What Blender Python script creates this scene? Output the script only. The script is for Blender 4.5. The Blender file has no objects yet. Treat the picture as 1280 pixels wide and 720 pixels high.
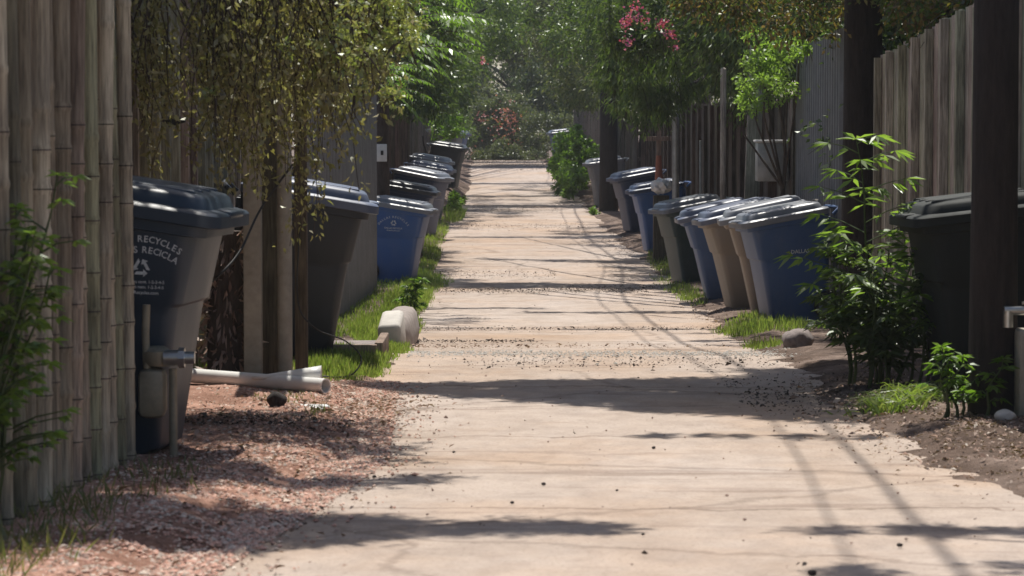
import bpy, bmesh, math, random
import numpy as np
from mathutils import Vector, Matrix, Euler

R = math.radians
random.seed(7)
rng = np.random.default_rng(11)
scene = bpy.context.scene
COL = scene.collection

# ------------------------------------------------------------------ camera
ZC = 1.45
cam = bpy.data.cameras.new('camera')
cam.lens = 98.4; cam.sensor_width = 36.0
cam.clip_start = 0.1; cam.clip_end = 2000
cam.dof.use_dof = True; cam.dof.focus_distance = 24.0; cam.dof.aperture_fstop = 9.0
camo = bpy.data.objects.new('camera', cam); COL.objects.link(camo)
camo.location = (0, 0, ZC)
camo.rotation_euler = (R(90 - 3.434), 0, 0)
scene.camera = camo

# ------------------------------------------------------------------ world, sun, exposure
SUN_EL, SUN_AZ = 63.0, -3.0           # azimuth from +Y (ahead) towards +X
w = bpy.data.worlds.new("World"); scene.world = w; w.use_nodes = True
nt = w.node_tree
sky = nt.nodes.new('ShaderNodeTexSky'); sky.sky_type = 'NISHITA'; sky.sun_disc = False
sky.sun_elevation = R(SUN_EL); sky.sun_rotation = R(SUN_AZ)
sky.air_density = 1.0; sky.dust_density = 1.5
bg = nt.nodes['Background']; bg.inputs['Strength'].default_value = 0.108
nt.links.new(sky.outputs[0], bg.inputs['Color'])
sl = bpy.data.lights.new('sun', 'SUN'); sl.energy = 4.8; sl.angle = R(0.55); sl.color = (1.0, 0.955, 0.87)
so = bpy.data.objects.new('sun', sl); COL.objects.link(so)
sd = Vector((math.sin(R(SUN_AZ))*math.cos(R(SUN_EL)), math.cos(R(SUN_AZ))*math.cos(R(SUN_EL)), math.sin(R(SUN_EL))))
so.rotation_euler = sd.to_track_quat('Z', 'Y').to_euler(); so.location = (0, 0, 30)
scene.view_settings.view_transform = 'Standard'
scene.view_settings.look = 'None'
scene.view_settings.gamma = 1.0
scene.view_settings.exposure = 0.30
try: scene.view_settings.use_curve_mapping = False
except Exception: pass
scene.cycles.max_bounces = 7; scene.cycles.transmission_bounces = 4; scene.cycles.transparent_max_bounces = 4

# ------------------------------------------------------------------ terrain functions
_ky = [-30, 0, 8, 11.7, 15, 18.5, 22, 26.7, 31, 36, 50, 63, 75, 97, 103, 112, 135, 400]
_kd = [1.0, 1.15, 1.30, 1.43, 1.50, 1.56, 1.76, 1.93, 2.02, 2.06, 2.00, 1.88, 1.70, 1.50, 1.48, 1.70, 2.3, 2.3]
_yy = np.linspace(-30, 400, 4301)
_dd = np.interp(_yy, _ky, _kd)
_k = np.exp(-0.5*(np.linspace(-3, 3, 21))**2); _k /= _k.sum()
_dd = np.convolve(np.pad(_dd, 10, mode='edge'), _k, mode='valid')
def prof(y): return ZC - np.interp(y, _yy, _dd)
def redge_l(y): return np.interp(y, [0, 8, 10, 11.7, 18.5, 26.7, 36, 97, 130], [-1.2, -1.02, -.82, -.70, -.90, -.97, -1.13, -1.39, -1.5])
def redge_r(y): return np.interp(y, [0, 8, 10, 11.7, 18.5, 26.7, 36, 60, 97, 130], [2.3, 2.1, 1.9, 1.70, 1.75, 2.0, 2.05, 1.6, 1.1, 1.0])
_ph = rng.uniform(0, 6.28, (14, 2)); _fr = rng.uniform(.35, 5.0, (14, 2)); _am = 1/(_fr.mean(1)+.6)
def wob(x, y):
    s = 0
    for i in range(14): s = s + _am[i]*np.sin(_fr[i, 0]*x + _ph[i, 0] + 1.7*np.sin(.3*y))*np.sin(_fr[i, 1]*y + _ph[i, 1])
    return s/3.0
def gz(x, y):
    x = np.asarray(x, float); y = np.asarray(y, float)
    out = np.maximum(redge_l(y) - x, x - redge_r(y)) + 0.16*wob(x*1.3, y*1.1) + 0.07*np.sin(x*9+y*4.1+1.5*np.sin(y*7.3)) + .04*np.sin(y*17+x*13)
    h = np.clip(out*0.22, -0.07, 0.055) + 0.020*wob(x*3, y*3)*(out > 0)
    bank = 0.28*np.exp(-((y-70)/9.0)**2)*np.clip((-x-1.0)*1.5, 0, 1)
    return prof(y) + h + bank
def Z(x, y): return float(gz(x, y))
def zc_above(y): return ZC - y*0  # camera eye height

# ------------------------------------------------------------------ mesh helpers
class MB:
    def __init__(s): s.v = []; s.f = []
    def add(s, vs, fs):
        b = len(s.v); s.v += [tuple(p) for p in vs]; s.f += [tuple(b+i for i in f) for f in fs]
    def box(s, c, d, M=None, bev=0.0):
        x, y, z = [q/2 for q in d]
        if bev <= 0:
            vs = [Vector((i*x, j*y, k*z)) for k in (-1, 1) for j in (-1, 1) for i in (-1, 1)]
            fs = [(0, 2, 3, 1), (4, 5, 7, 6), (0, 1, 5, 4), (2, 6, 7, 3), (0, 4, 6, 2), (1, 3, 7, 5)]
        else:
            bm = bmesh.new(); bmesh.ops.create_cube(bm, size=1)
            for v in bm.verts: v.co = Vector((v.co.x*2*x, v.co.y*2*y, v.co.z*2*z))
            bmesh.ops.bevel(bm, geom=bm.edges[:], offset=bev, segments=2, affect='EDGES', profile=.5)
            bm.verts.index_update(); vs = [v.co.copy() for v in bm.verts]; fs = [[v.index for v in f.verts] for f in bm.faces]; bm.free()
        if M is not None: vs = [M @ v for v in vs]
        s.add([v + Vector(c) for v in vs], fs)
    def tube(s, pts, rad, n=8, caps=True):
        pts = [Vector(p) for p in pts]
        if not hasattr(rad, '__len__'): rad = [rad]*len(pts)
        rings = []; prev = None
        for i, p in enumerate(pts):
            t = (pts[min(i+1, len(pts)-1)] - pts[max(i-1, 0)]).normalized()
            if prev is None:
                a = Vector((0, 0, 1)) if abs(t.z) < .9 else Vector((1, 0, 0)); u = t.cross(a).normalized()
            else: u = (prev - t*prev.dot(t)).normalized()
            prev = u; v = t.cross(u)
            rings.append([p + (u*math.cos(2*math.pi*k/n) + v*math.sin(2*math.pi*k/n))*rad[i] for k in range(n)])
        s.loft(rings, caps)
    def loft(s, rings, caps=True):
        n = len(rings[0]); b = len(s.v)
        for r in rings: s.v += [tuple(p) for p in r]
        for i in range(len(rings)-1):
            for k in range(n):
                k2 = (k+1) % n
                s.f.append((b+i*n+k, b+i*n+k2, b+(i+1)*n+k2, b+(i+1)*n+k))
        if caps:
            s.f.append(tuple(b+k for k in reversed(range(n)))); s.f.append(tuple(b+(len(rings)-1)*n+k for k in range(n)))
    def mesh(s, name, smooth=None):
        m = bpy.data.meshes.new(name); m.from_pydata(s.v, [], s.f); m.update()
        bm = bmesh.new(); bm.from_mesh(m); bmesh.ops.recalc_face_normals(bm, faces=bm.faces[:]); bm.to_mesh(m); bm.free()
        if smooth is not None:
            m.polygons.foreach_set('use_smooth', [True]*len(m.polygons)); m.set_sharp_from_angle(angle=R(smooth))
        return m

def link(name, mesh, mat=None, parent=None, loc=None, rot=None):
    o = bpy.data.objects.new(name, mesh); COL.objects.link(o)
    if mat is not None and mesh is not None:
        if len(mesh.materials) == 0: mesh.materials.append(mat)
        if mesh.materials[0] is not mat: o.material_slots[0].link = 'OBJECT'; o.material_slots[0].material = mat
    if parent is not None: o.parent = parent
    if loc is not None: o.location = loc
    if rot is not None: o.rotation_euler = rot
    return o
def tag(o, label, cat, group=None, kind=None):
    o['label'] = label; o['category'] = cat
    if group: o['group'] = group
    if kind: o['kind'] = kind
    return o
def thing(name, label, cat, loc=(0, 0, 0), rot=(0, 0, 0), group=None):
    o = bpy.data.objects.new(name, None); COL.objects.link(o); o.location = loc; o.rotation_euler = rot
    return tag(o, label, cat, group)

def quads_mesh(name, P):      # P (N,4,3)
    n = P.shape[0]
    m = bpy.data.meshes.new(name)
    m.vertices.add(n*4); m.vertices.foreach_set('co', P.reshape(-1).astype(np.float32))
    m.loops.add(n*4); m.loops.foreach_set('vertex_index', np.arange(n*4, dtype=np.int32))
    m.polygons.add(n); m.polygons.foreach_set('loop_start', np.arange(0, n*4, 4, dtype=np.int32))
    try: m.polygons.foreach_set('loop_total', np.full(n, 4, dtype=np.int32))
    except Exception: pass
    m.update(calc_edges=True)
    return m
def norm(a): return a/np.maximum(np.linalg.norm(a, axis=-1, keepdims=True), 1e-9)
def leaf_quads(C, D, L, Wd, fold=.25, up=None):
    """leaf from base C along D, length L, width Wd, folded on the midrib"""
    n = len(C); D = norm(D)
    r = rng.normal(size=(n, 3)); 
    if up is not None: r = r*0.7 + np.array(up)
    S = norm(np.cross(D, r)); N = np.cross(S, D)
    L = np.asarray(L).reshape(-1, 1)*np.ones((n, 1)); Wd = np.asarray(Wd).reshape(-1, 1)*np.ones((n, 1))
    mid = C + D*L*.45
    a = mid + S*Wd/2 + N*Wd*fold; b = mid - S*Wd/2 + N*Wd*fold
    t = C + D*L - N*L*.08
    return np.stack([C, a, t, b], 1)

# ------------------------------------------------------------------ materials
def mat(name):
    m = bpy.data.materials.new(name); m.use_nodes = True
    nt = m.node_tree; b = nt.nodes['Principled BSDF']
    return m, nt, b
def N(nt, t, **kw):
    n = nt.nodes.new(t)
    for k, v in kw.items():
        if k.startswith('i_'): n.inputs[k[2:].replace('_', ' ')].default_value = v
        else: setattr(n, k, v)
    return n
def ramp(nt, stops):
    r = nt.nodes.new('ShaderNodeValToRGB'); e = r.color_ramp.elements
    while len(e) < len(stops): e.new(.5)
    for i, (p, c) in enumerate(stops):
        e[i].position = p; e[i].color = (*c, 1) if len(c) == 3 else c
    return r
def noise(nt, scale, detail=4, rough=.6, co='Object', stretch=None):
    tc = N(nt, 'ShaderNodeTexCoord'); mp = N(nt, 'ShaderNodeMapping')
    if stretch: mp.inputs['Scale'].default_value = stretch
    nt.links.new(tc.outputs[co], mp.inputs[0])
    n = N(nt, 'ShaderNodeTexNoise'); n.inputs['Scale'].default_value = scale; n.inputs['Detail'].default_value = detail
    n.inputs['Roughness'].default_value = rough
    nt.links.new(mp.outputs[0], n.inputs['Vector'])
    return n
def mixc(nt, fac, a, b, mode='MIX'):
    m = nt.nodes.new('ShaderNodeMix'); m.data_type = 'RGBA'; m.blend_type = mode
    for s, v in ((0, fac), (6, a), (7, b)):
        if hasattr(v, 'links') or isinstance(v, bpy.types.NodeSocket): nt.links.new(v, m.inputs[s])
        elif s == 0: m.inputs[0].default_value = v
        else: m.inputs[s].default_value = (*v, 1)
    return m.outputs[2]
def bump(nt, b, h, strength=.3, dist=.01):
    bp = N(nt, 'ShaderNodeBump'); bp.inputs['Strength'].default_value = strength; bp.inputs['Distance'].default_value = dist
    nt.links.new(h, bp.inputs['Height']); nt.links.new(bp.outputs[0], b.inputs['Normal'])

def m_leaf(name, cols, trans=.45, gloss=.35):
    m = bpy.data.materials.new(name); m.use_nodes = True; nt = m.node_tree
    for n in list(nt.nodes): nt.nodes.remove(n)
    out = N(nt, 'ShaderNodeOutputMaterial'); g = N(nt, 'ShaderNodeNewGeometry')
    st = [(i/(len(cols)-1) if len(cols) > 1 else 0, c) for i, c in enumerate(cols)]
    r = ramp(nt, st); nt.links.new(g.outputs['Random Per Island'], r.inputs[0])
    d = N(nt, 'ShaderNodeBsdfDiffuse'); t = N(nt, 'ShaderNodeBsdfTranslucent'); gl = N(nt, 'ShaderNodeBsdfGlossy'); gl.inputs['Roughness'].default_value = .38
    gl.inputs['Color'].default_value = (.9, .95, .9, 1)
    nt.links.new(r.outputs[0], d.inputs[0])
    tcol = mixc(nt, 1.0, r.outputs[0], (1.35, 1.55, .6), 'MULTIPLY')
    nt.links.new(tcol, t.inputs[0])
    mx = N(nt, 'ShaderNodeMixShader'); mx.inputs[0].default_value = trans
    nt.links.new(d.outputs[0], mx.inputs[1]); nt.links.new(t.outputs[0], mx.inputs[2])
    m2 = N(nt, 'ShaderNodeMixShader'); m2.inputs[0].default_value = gloss*.12
    nt.links.new(mx.outputs[0], m2.inputs[1]); nt.links.new(gl.outputs[0], m2.inputs[2]); nt.links.new(m2.outputs[0], out.inputs[0])
    return m
def m_wood(name, c1, c2, grain=1.0, rough=.85):
    m, nt, b = mat(name); g = N(nt, 'ShaderNodeNewGeometry')
    n = noise(nt, 14, 6, .65, 'Object', (6, 6, .35)); n2 = noise(nt, 2.2, 4, .6, 'Object', (1, 1, .6))
    mid = tuple((a+b_)/2 for a, b_ in zip(c1, c2)); base = ramp(nt, [(0, c1), (.35, (mid[0]*.92, mid[1]*1.02, mid[2]*.88)), (.65, (mid[0]*1.05, mid[1]*.92, mid[2]*.95)), (1, c2)]); nt.links.new(g.outputs['Random Per Island'], base.inputs[0])
    gr = ramp(nt, [(.35, (.5, .48, .47)), (.6, (1.15, 1.13, 1.1))]); nt.links.new(n.outputs[0], gr.inputs[0])
    st = ramp(nt, [(.38, (.5, .48, .47)), (.58, (1.08, 1.08, 1.06))]); nt.links.new(n2.outputs[0], st.inputs[0])
    c = mixc(nt, 1.0, base.outputs[0], gr.outputs[0], 'MULTIPLY'); c = mixc(nt, .8, c, st.outputs[0], 'MULTIPLY')
    nt.links.new(c, b.inputs['Base Color']); b.inputs['Roughness'].default_value = rough
    b.inputs['Specular IOR Level'].default_value = .25
    bump(nt, b, n.outputs[0], .5, .006); return m
def m_plastic(name, c, rough=.42, dirt=.8):
    m, nt, b = mat(name)
    n = noise(nt, 5, 6, .7, 'Object', (1, 1, .5)); n2 = noise(nt, 45, 3, .7)
    r = ramp(nt, [(.42, (0, 0, 0)), (.56, (.35, .35, .35)), (.72, (1, 1, 1))]); nt.links.new(n.outputs[0], r.inputs[0])
    lum = sum(c)/3
    dc = tuple(min(1, a*.6 + .07 + lum*.2) for a in c)
    ml = N(nt, 'ShaderNodeMath', operation='MULTIPLY'); ml.inputs[1].default_value = dirt*.6; nt.links.new(r.outputs[0], ml.inputs[0])
    nt.links.new(mixc(nt, ml.outputs[0], c, dc), b.inputs['Base Color'])
    rr = N(nt, 'ShaderNodeMapRange'); rr.inputs[3].default_value = rough-.08; rr.inputs[4].default_value = rough+.22
    nt.links.new(n.outputs[0], rr.inputs[0]); nt.links.new(rr.outputs[0], b.inputs['Roughness'])
    bump(nt, b, n2.outputs[0], .12, .002); return m
def m_simple(name, c, rough=.6, metal=0, ns=8, var=.3, bs=.2):
    m, nt, b = mat(name); n = noise(nt, ns, 5, .65)
    r = ramp(nt, [(.3, tuple(a*(1-var) for a in c)), (.7, tuple(min(1, a*(1+var*.6)) for a in c))]); nt.links.new(n.outputs[0], r.inputs[0])
    nt.links.new(r.outputs[0], b.inputs['Base Color']); b.inputs['Roughness'].default_value = rough; b.inputs['Metallic'].default_value = metal
    bump(nt, b, n.outputs[0], bs, .004); return m
def m_bark(name, c):
    m, nt, b = mat(name); n = noise(nt, 9, 7, .7, 'Object', (3, 3, .5))
    r = ramp(nt, [(.35, tuple(a*.45 for a in c)), (.6, c), (.8, tuple(a*1.5 for a in c))]); nt.links.new(n.outputs[0], r.inputs[0])
    nt.links.new(r.outputs[0], b.inputs['Base Color']); b.inputs['Roughness'].default_value = .95
    bump(nt, b, n.outputs[0], .9, .02); return m

M = {}
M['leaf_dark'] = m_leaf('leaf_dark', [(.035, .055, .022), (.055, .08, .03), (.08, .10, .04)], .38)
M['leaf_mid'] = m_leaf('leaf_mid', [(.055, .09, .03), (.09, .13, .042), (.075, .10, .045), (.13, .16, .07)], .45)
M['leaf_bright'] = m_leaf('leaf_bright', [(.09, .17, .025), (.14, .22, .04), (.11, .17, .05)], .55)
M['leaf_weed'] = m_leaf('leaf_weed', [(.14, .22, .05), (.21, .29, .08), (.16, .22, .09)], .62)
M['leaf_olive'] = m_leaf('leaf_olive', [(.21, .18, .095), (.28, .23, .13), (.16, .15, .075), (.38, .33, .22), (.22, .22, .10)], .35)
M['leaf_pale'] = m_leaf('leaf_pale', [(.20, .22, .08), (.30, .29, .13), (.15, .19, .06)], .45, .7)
M['leaf_far'] = m_leaf('leaf_far', [(.06, .08, .04), (.10, .12, .06), (.15, .15, .09), (.05, .06, .04)], .4)
M['leaf_mixed'] = m_leaf('leaf_mixed', [(.05, .085, .025), (.09, .13, .04), (.20, .13, .05), (.10, .06, .04), (.06, .11, .03)], .45)
M['flower'] = m_leaf('flower', [(.50, .06, .28), (.62, .16, .42), (.42, .05, .12), (.55, .3, .4)], .35)
M['flower_dusty'] = m_leaf('flower_dusty', [(.42, .10, .14), (.5, .2, .2), (.35, .12, .12)], .3)
M['grass'] = m_leaf('grass', [(.15, .21, .05), (.21, .27, .08), (.27, .28, .13)], .5)
M['grass_dry'] = m_leaf('grass_dry', [(.12, .14, .05), (.2, .18, .09), (.08, .11, .03)], .4)
M['bark'] = m_bark('bark', (.10, .075, .06))
M['bark_dark'] = m_bark('bark_dark', (.036, .027, .024))
M['pole_wood'] = m_bark('pole_wood', (.075, .055, .045))
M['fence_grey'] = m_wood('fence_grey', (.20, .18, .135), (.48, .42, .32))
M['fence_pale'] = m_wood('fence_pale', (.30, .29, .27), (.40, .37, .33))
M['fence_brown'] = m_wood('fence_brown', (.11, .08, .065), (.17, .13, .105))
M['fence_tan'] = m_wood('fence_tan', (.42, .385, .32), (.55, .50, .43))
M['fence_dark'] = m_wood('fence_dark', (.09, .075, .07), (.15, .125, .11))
M['panel_grey'] = m_simple('panel_grey', (.17, .17, .175), .6, .2, 4, .25)
M['metal_grey'] = m_simple('metal_grey', (.40, .40, .40), .45, .6, 10, .25)
M['concrete_post'] = m_simple('concrete_post', (.34, .31, .25), .9, 0, 12, .25, .4)
M['white_paint'] = m_simple('white_paint', (.72, .71, .68), .5, 0, 9, .15)
M['pvc'] = m_simple('pvc', (.78, .77, .74), .35, 0, 6, .1)
M['rubber'] = m_simple('rubber', (.025, .025, .027), .6, 0, 20, .3)
M['cable'] = m_simple('cable', (.02, .02, .02), .6, 0, 20, .2)
M['meter'] = m_simple('meter', (.25, .22, .16), .55, .2, 14, .3)
M['chrome'] = m_simple('chrome', (.55, .55, .53), .3, .9, 14, .2)
M['brick'] = m_simple('brick', (.24, .20, .19), .95, 0, 25, .4, .5)
M['wood_edge'] = m_wood('wood_edge', (.26, .20, .17), (.32, .26, .22))
M['rock'] = m_simple('rock', (.33, .28, .255), .95, 0, 14, .3, .8)
M['rock_white'] = m_simple('rock_white', (.50, .47, .43), .9, 0, 10, .15, .4)
M['orange'] = m_simple('orange', (.36, .12, .07), .6, 0, 8, .2)
M['bag'] = m_simple('bag', (.7, .7, .72), .3, 0, 14, .15)
M['dead'] = m_leaf('dead', [(.20, .15, .11), (.30, .24, .19), (.10, .075, .06), (.38, .33, .28)], .15, .2)
M['chip'] = m_leaf('chip', [(.30, .20, .16), (.42, .30, .25), (.17, .11, .09), (.52, .42, .36)], .05, .1)
M['gravel_bits'] = m_leaf('gravel_bits', [(.60, .33, .25), (.68, .44, .35), (.38, .20, .15), (.72, .60, .50), (.20, .13, .10)], 0, .1)
M['dark_bits'] = m_leaf('dark_bits', [(.05, .04, .035), (.10, .08, .07), (.16, .13, .11)], 0, .1)
M['logo'] = m_simple('logo', (.60, .62, .62), .6, 0, 60, .25, 0)
C_NAVY = m_plastic('plastic_navy', (.020, .035, .056), .34, .25)
C_GREY = m_plastic('plastic_grey', (.030, .034, .042), .45, .25)
C_BLUE = m_plastic('plastic_blue', (.034, .10, .29), .40)
C_DBLUE = m_plastic('plastic_dark_blue', (.028, .052, .12), .40)
C_SLATE = m_plastic('plastic_slate', (.04, .09, .22), .42)
C_TAN = m_plastic('plastic_tan', (.23, .19, .155), .5)
C_GREEN = m_plastic('plastic_green', (.03, .055, .055), .42)
C_SHADED = m_plastic('plastic_shaded', (.010, .014, .014), .72, .1)  # near black puts the canopy shade on this bin into its colour
C_LGREY = m_plastic('plastic_light_grey', (.16, .17, .19), .45)
C_LID = m_plastic('lid_charcoal', (.06, .063, .075), .30)
C_LIDB_GLARE = m_plastic('lid_blue_glare', (.11, .13, .19), .30)  # dusty blue, lightened to carry the sky glare on the lid tops
C_LIDG_GLARE = m_plastic('lid_grey_glare', (.19, .20, .225), .30)  # faded dusty grey with the white glare of the lids mixed in

# road concrete
def make_road_mat():
    m, nt, b = mat('concrete_road')
    n1 = noise(nt, .55, 5, .6, 'Object', (1, .45, 1)); n2 = noise(nt, 5, 7, .7, 'Object', (1, .6, 1)); n3 = noise(nt, 70, 3, .7); n4 = noise(nt, 1.5, 6, .75, 'Object', (.5, 1.6, 1))
    c1 = ramp(nt, [(.32, (.38, .305, .25)), (.5, (.435, .362, .312)), (.68, (.465, .40, .36))]); nt.links.new(n1.outputs[0], c1.inputs[0])
    c2 = ramp(nt, [(.3, (.80, .78, .77)), (.6, (1.04, 1.03, 1.02))]); nt.links.new(n2.outputs[0], c2.inputs[0])
    c3 = ramp(nt, [(.32, (.70, .68, .66)), (.46, (1, 1, 1)), (.75, (1.08, 1.07, 1.06))]); nt.links.new(n3.outputs[0], c3.inputs[0])
    c4 = ramp(nt, [(.60, (1, 1, 1)), (.72, (.72, .69, .67))]); nt.links.new(n4.outputs[0], c4.inputs[0])
    c = mixc(nt, 1, c1.outputs[0], c2.outputs[0], 'MULTIPLY'); c = mixc(nt, .8, c, c3.outputs[0], 'MULTIPLY'); c = mixc(nt, .7, c, c4.outputs[0], 'MULTIPLY')
    no = noise(nt, .8, 5, .65, 'Object', (.6, .5, 1)); co_ = ramp(nt, [(.46, (1, 1, 1)), (.66, (1.0, .87, .74))]); nt.links.new(no.outputs[0], co_.inputs[0]); c = mixc(nt, .8, c, co_.outputs[0], 'MULTIPLY')
    # washed soil lying in transverse streaks
    ns = noise(nt, 1.1, 9, .72, 'Object', (.35, 2.0, 1)); so_ = ramp(nt, [(.55, (0, 0, 0)), (.60, (.55, .55, .55)), (.72, (1, 1, 1))]); nt.links.new(ns.outputs[0], so_.inputs[0])
    c = mixc(nt, so_.outputs[0], c, mixc(nt, n3.outputs[0], (.12, .085, .065), (.36, .27, .22)))
    # cracks: warped voronoi edges
    tc = N(nt, 'ShaderNodeTexCoord'); nw = noise(nt, 2.5, 4, .6); 
    ad = N(nt, 'ShaderNodeVectorMath', operation='MULTIPLY_ADD'); ad.inputs[1].default_value = (.5, .5, 0)
    nt.links.new(nw.outputs['Color'], ad.inputs[0]); nt.links.new(tc.outputs['Object'], ad.inputs[2])
    v = N(nt, 'ShaderNodeTexVoronoi'); v.feature = 'DISTANCE_TO_EDGE'; v.inputs['Scale'].default_value = .33; nt.links.new(ad.outputs[0], v.inputs['Vector'])
    cr = ramp(nt, [(.0, (.25, .22, .2)), (.006, (.45, .42, .40)), (.009, (1, 1, 1))]); nt.links.new(v.outputs['Distance'], cr.inputs[0])
    c = mixc(nt, .35, c, cr.outputs[0], 'MULTIPLY')
    # slab joints across the alley
    sp = N(nt, 'ShaderNodeSeparateXYZ'); nt.links.new(ad.outputs[0], sp.inputs[0])
    sc_ = N(nt, 'ShaderNodeMath', operation='MULTIPLY_ADD'); sc_.inputs[1].default_value = 1/3.05; sc_.inputs[2].default_value = .72; nt.links.new(sp.outputs[1], sc_.inputs[0])
    fr_ = N(nt, 'ShaderNodeMath', operation='FRACT'); nt.links.new(sc_.outputs[0], fr_.inputs[0])
    jr = ramp(nt, [(0, (.42, .38, .35)), (.009, (.55, .5, .47)), (.014, (1, 1, 1))]); nt.links.new(fr_.outputs[0], jr.inputs[0])
    c = mixc(nt, .75, c, jr.outputs[0], 'MULTIPLY')
    hh = N(nt, 'ShaderNodeMath', operation='MULTIPLY_ADD'); hh.inputs[1].default_value = 2.2; nt.links.new(n2.outputs[0], hh.inputs[0]); nt.links.new(n3.outputs[0], hh.inputs[2])
    nt.links.new(c, b.inputs['Base Color']); b.inputs['Roughness'].default_value = .9; b.inputs['Specular IOR Level'].default_value = .2
    bump(nt, b, hh.outputs[0], .6, .012); return m
def make_ground_mat():
    m, nt, b = mat('dirt_and_gravel')
    n1 = noise(nt, 1.2, 5, .65); n2 = noise(nt, 40, 4, .75); n3 = noise(nt, 7, 6, .7)
    dirt = ramp(nt, [(.3, (.12, .09, .075)), (.55, (.24, .18, .15)), (.75, (.36, .28, .24))]); nt.links.new(n3.outputs[0], dirt.inputs[0])
    grav = ramp(nt, [(.3, (.20, .12, .085)), (.5, (.50, .29, .22)), (.7, (.64, .42, .33))]); nt.links.new(n2.outputs[0], grav.inputs[0])
    tc = N(nt, 'ShaderNodeTexCoord'); sp = N(nt, 'ShaderNodeSeparateXYZ'); nt.links.new(tc.outputs['Object'], sp.inputs[0])
    f1 = N(nt, 'ShaderNodeMapRange'); f1.inputs[1].default_value = 17.2; f1.inputs[2].default_value = 15.0; nt.links.new(sp.outputs[1], f1.inputs[0])
    f2 = N(nt, 'ShaderNodeMath', operation='LESS_THAN'); f2.inputs[1].default_value = 0.5; nt.links.new(sp.outputs[0], f2.inputs[0])
    f = N(nt, 'ShaderNodeMath', operation='MULTIPLY'); nt.links.new(f1.outputs[0], f.inputs[0]); nt.links.new(f2.outputs[0], f.inputs[1])
    c = mixc(nt, f.outputs[0], dirt.outputs[0], grav.outputs[0])
    d = ramp(nt, [(.38, (1, 1, 1)), (.58, (.42, .38, .35))]); nt.links.new(n1.outputs[0], d.inputs[0]); c = mixc(nt, .8, c, d.outputs[0], 'MULTIPLY')
    nt.links.new(c, b.inputs['Base Color']); b.inputs['Roughness'].default_value = 1; b.inputs['Specular IOR Level'].default_value = .1
    bump(nt, b, n2.outputs[0], 1, .02); return m

# ------------------------------------------------------------------ ground and road
def grid_mesh(name, xs, ys, fz):
    X, Y = np.meshgrid(xs, ys); ZZ = fz(X, Y)
    nx, ny = len(xs), len(ys)
    V = np.stack([X, Y, ZZ], -1).reshape(-1, 3)
    i = np.arange(ny-1)[:, None]*nx + np.arange(nx-1)[None, :]; i = i.reshape(-1)
    F = np.stack([i, i+1, i+nx+1, i+nx], 1)
    m = bpy.data.meshes.new(name); m.from_pydata(V.tolist(), [], F.tolist()); m.update()
    m.polygons.foreach_set('use_smooth', [True]*len(m.polygons)); return m
xs = np.concatenate([[-150, -60, -30, -15, -8, -5.5], np.arange(-4, 4.01, .09), [5.5, 8, 15, 30, 60, 150]])
ys = np.concatenate([[-25, -10, 0, 3], np.arange(5, 40, .12), np.arange(40, 140, .8), [150, 170, 200, 260, 330, 400]])
g = link('ground', grid_mesh('ground', xs, ys, gz), make_ground_mat()); g['kind'] = 'structure'; g['label'] = 'reddish gravel and dirt verges along the alley'
ys2 = np.concatenate([[-15, -5, 0, 3], np.arange(5, 42, .07), np.arange(42, 128, .35)])
NT = 44
t = np.linspace(0, 1, NT)
def relief(x, y):
    a = wob(x*.9+3, y*2.2)*.5+.5*wob(x*2.1, y*5.0+4)
    return .016*a*min(1, max(.35, (y-6)/12)) - .018*math.exp(-((y-34.2-.35*math.sin(x*2))/.30)**2) - .012*math.exp(-((y-20.2-.2*math.sin(x*3))/.2)**2) - .014*math.exp(-((y-26-.4*math.sin(x*2+1))/.25)**2)
V = []; 
for y in ys2:
    a, b_ = float(redge_l(y))-.12, float(redge_r(y))+.12
    for k in t:
        x = a+(b_-a)*k
        V.append((x, y, float(prof(y)) + relief(x, y)))
F = [(r*NT+c, r*NT+c+1, (r+1)*NT+c+1, (r+1)*NT+c) for r in range(len(ys2)-1) for c in range(NT-1)]
rm = bpy.data.meshes.new('alley_road'); rm.from_pydata(V, [], F); rm.update(); rm.polygons.foreach_set('use_smooth', [True]*len(rm.polygons))
rd = link('alley_road', rm, make_road_mat()); rd['kind'] = 'structure'; rd['label'] = 'sunlit pinkish concrete alley pavement'

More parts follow.
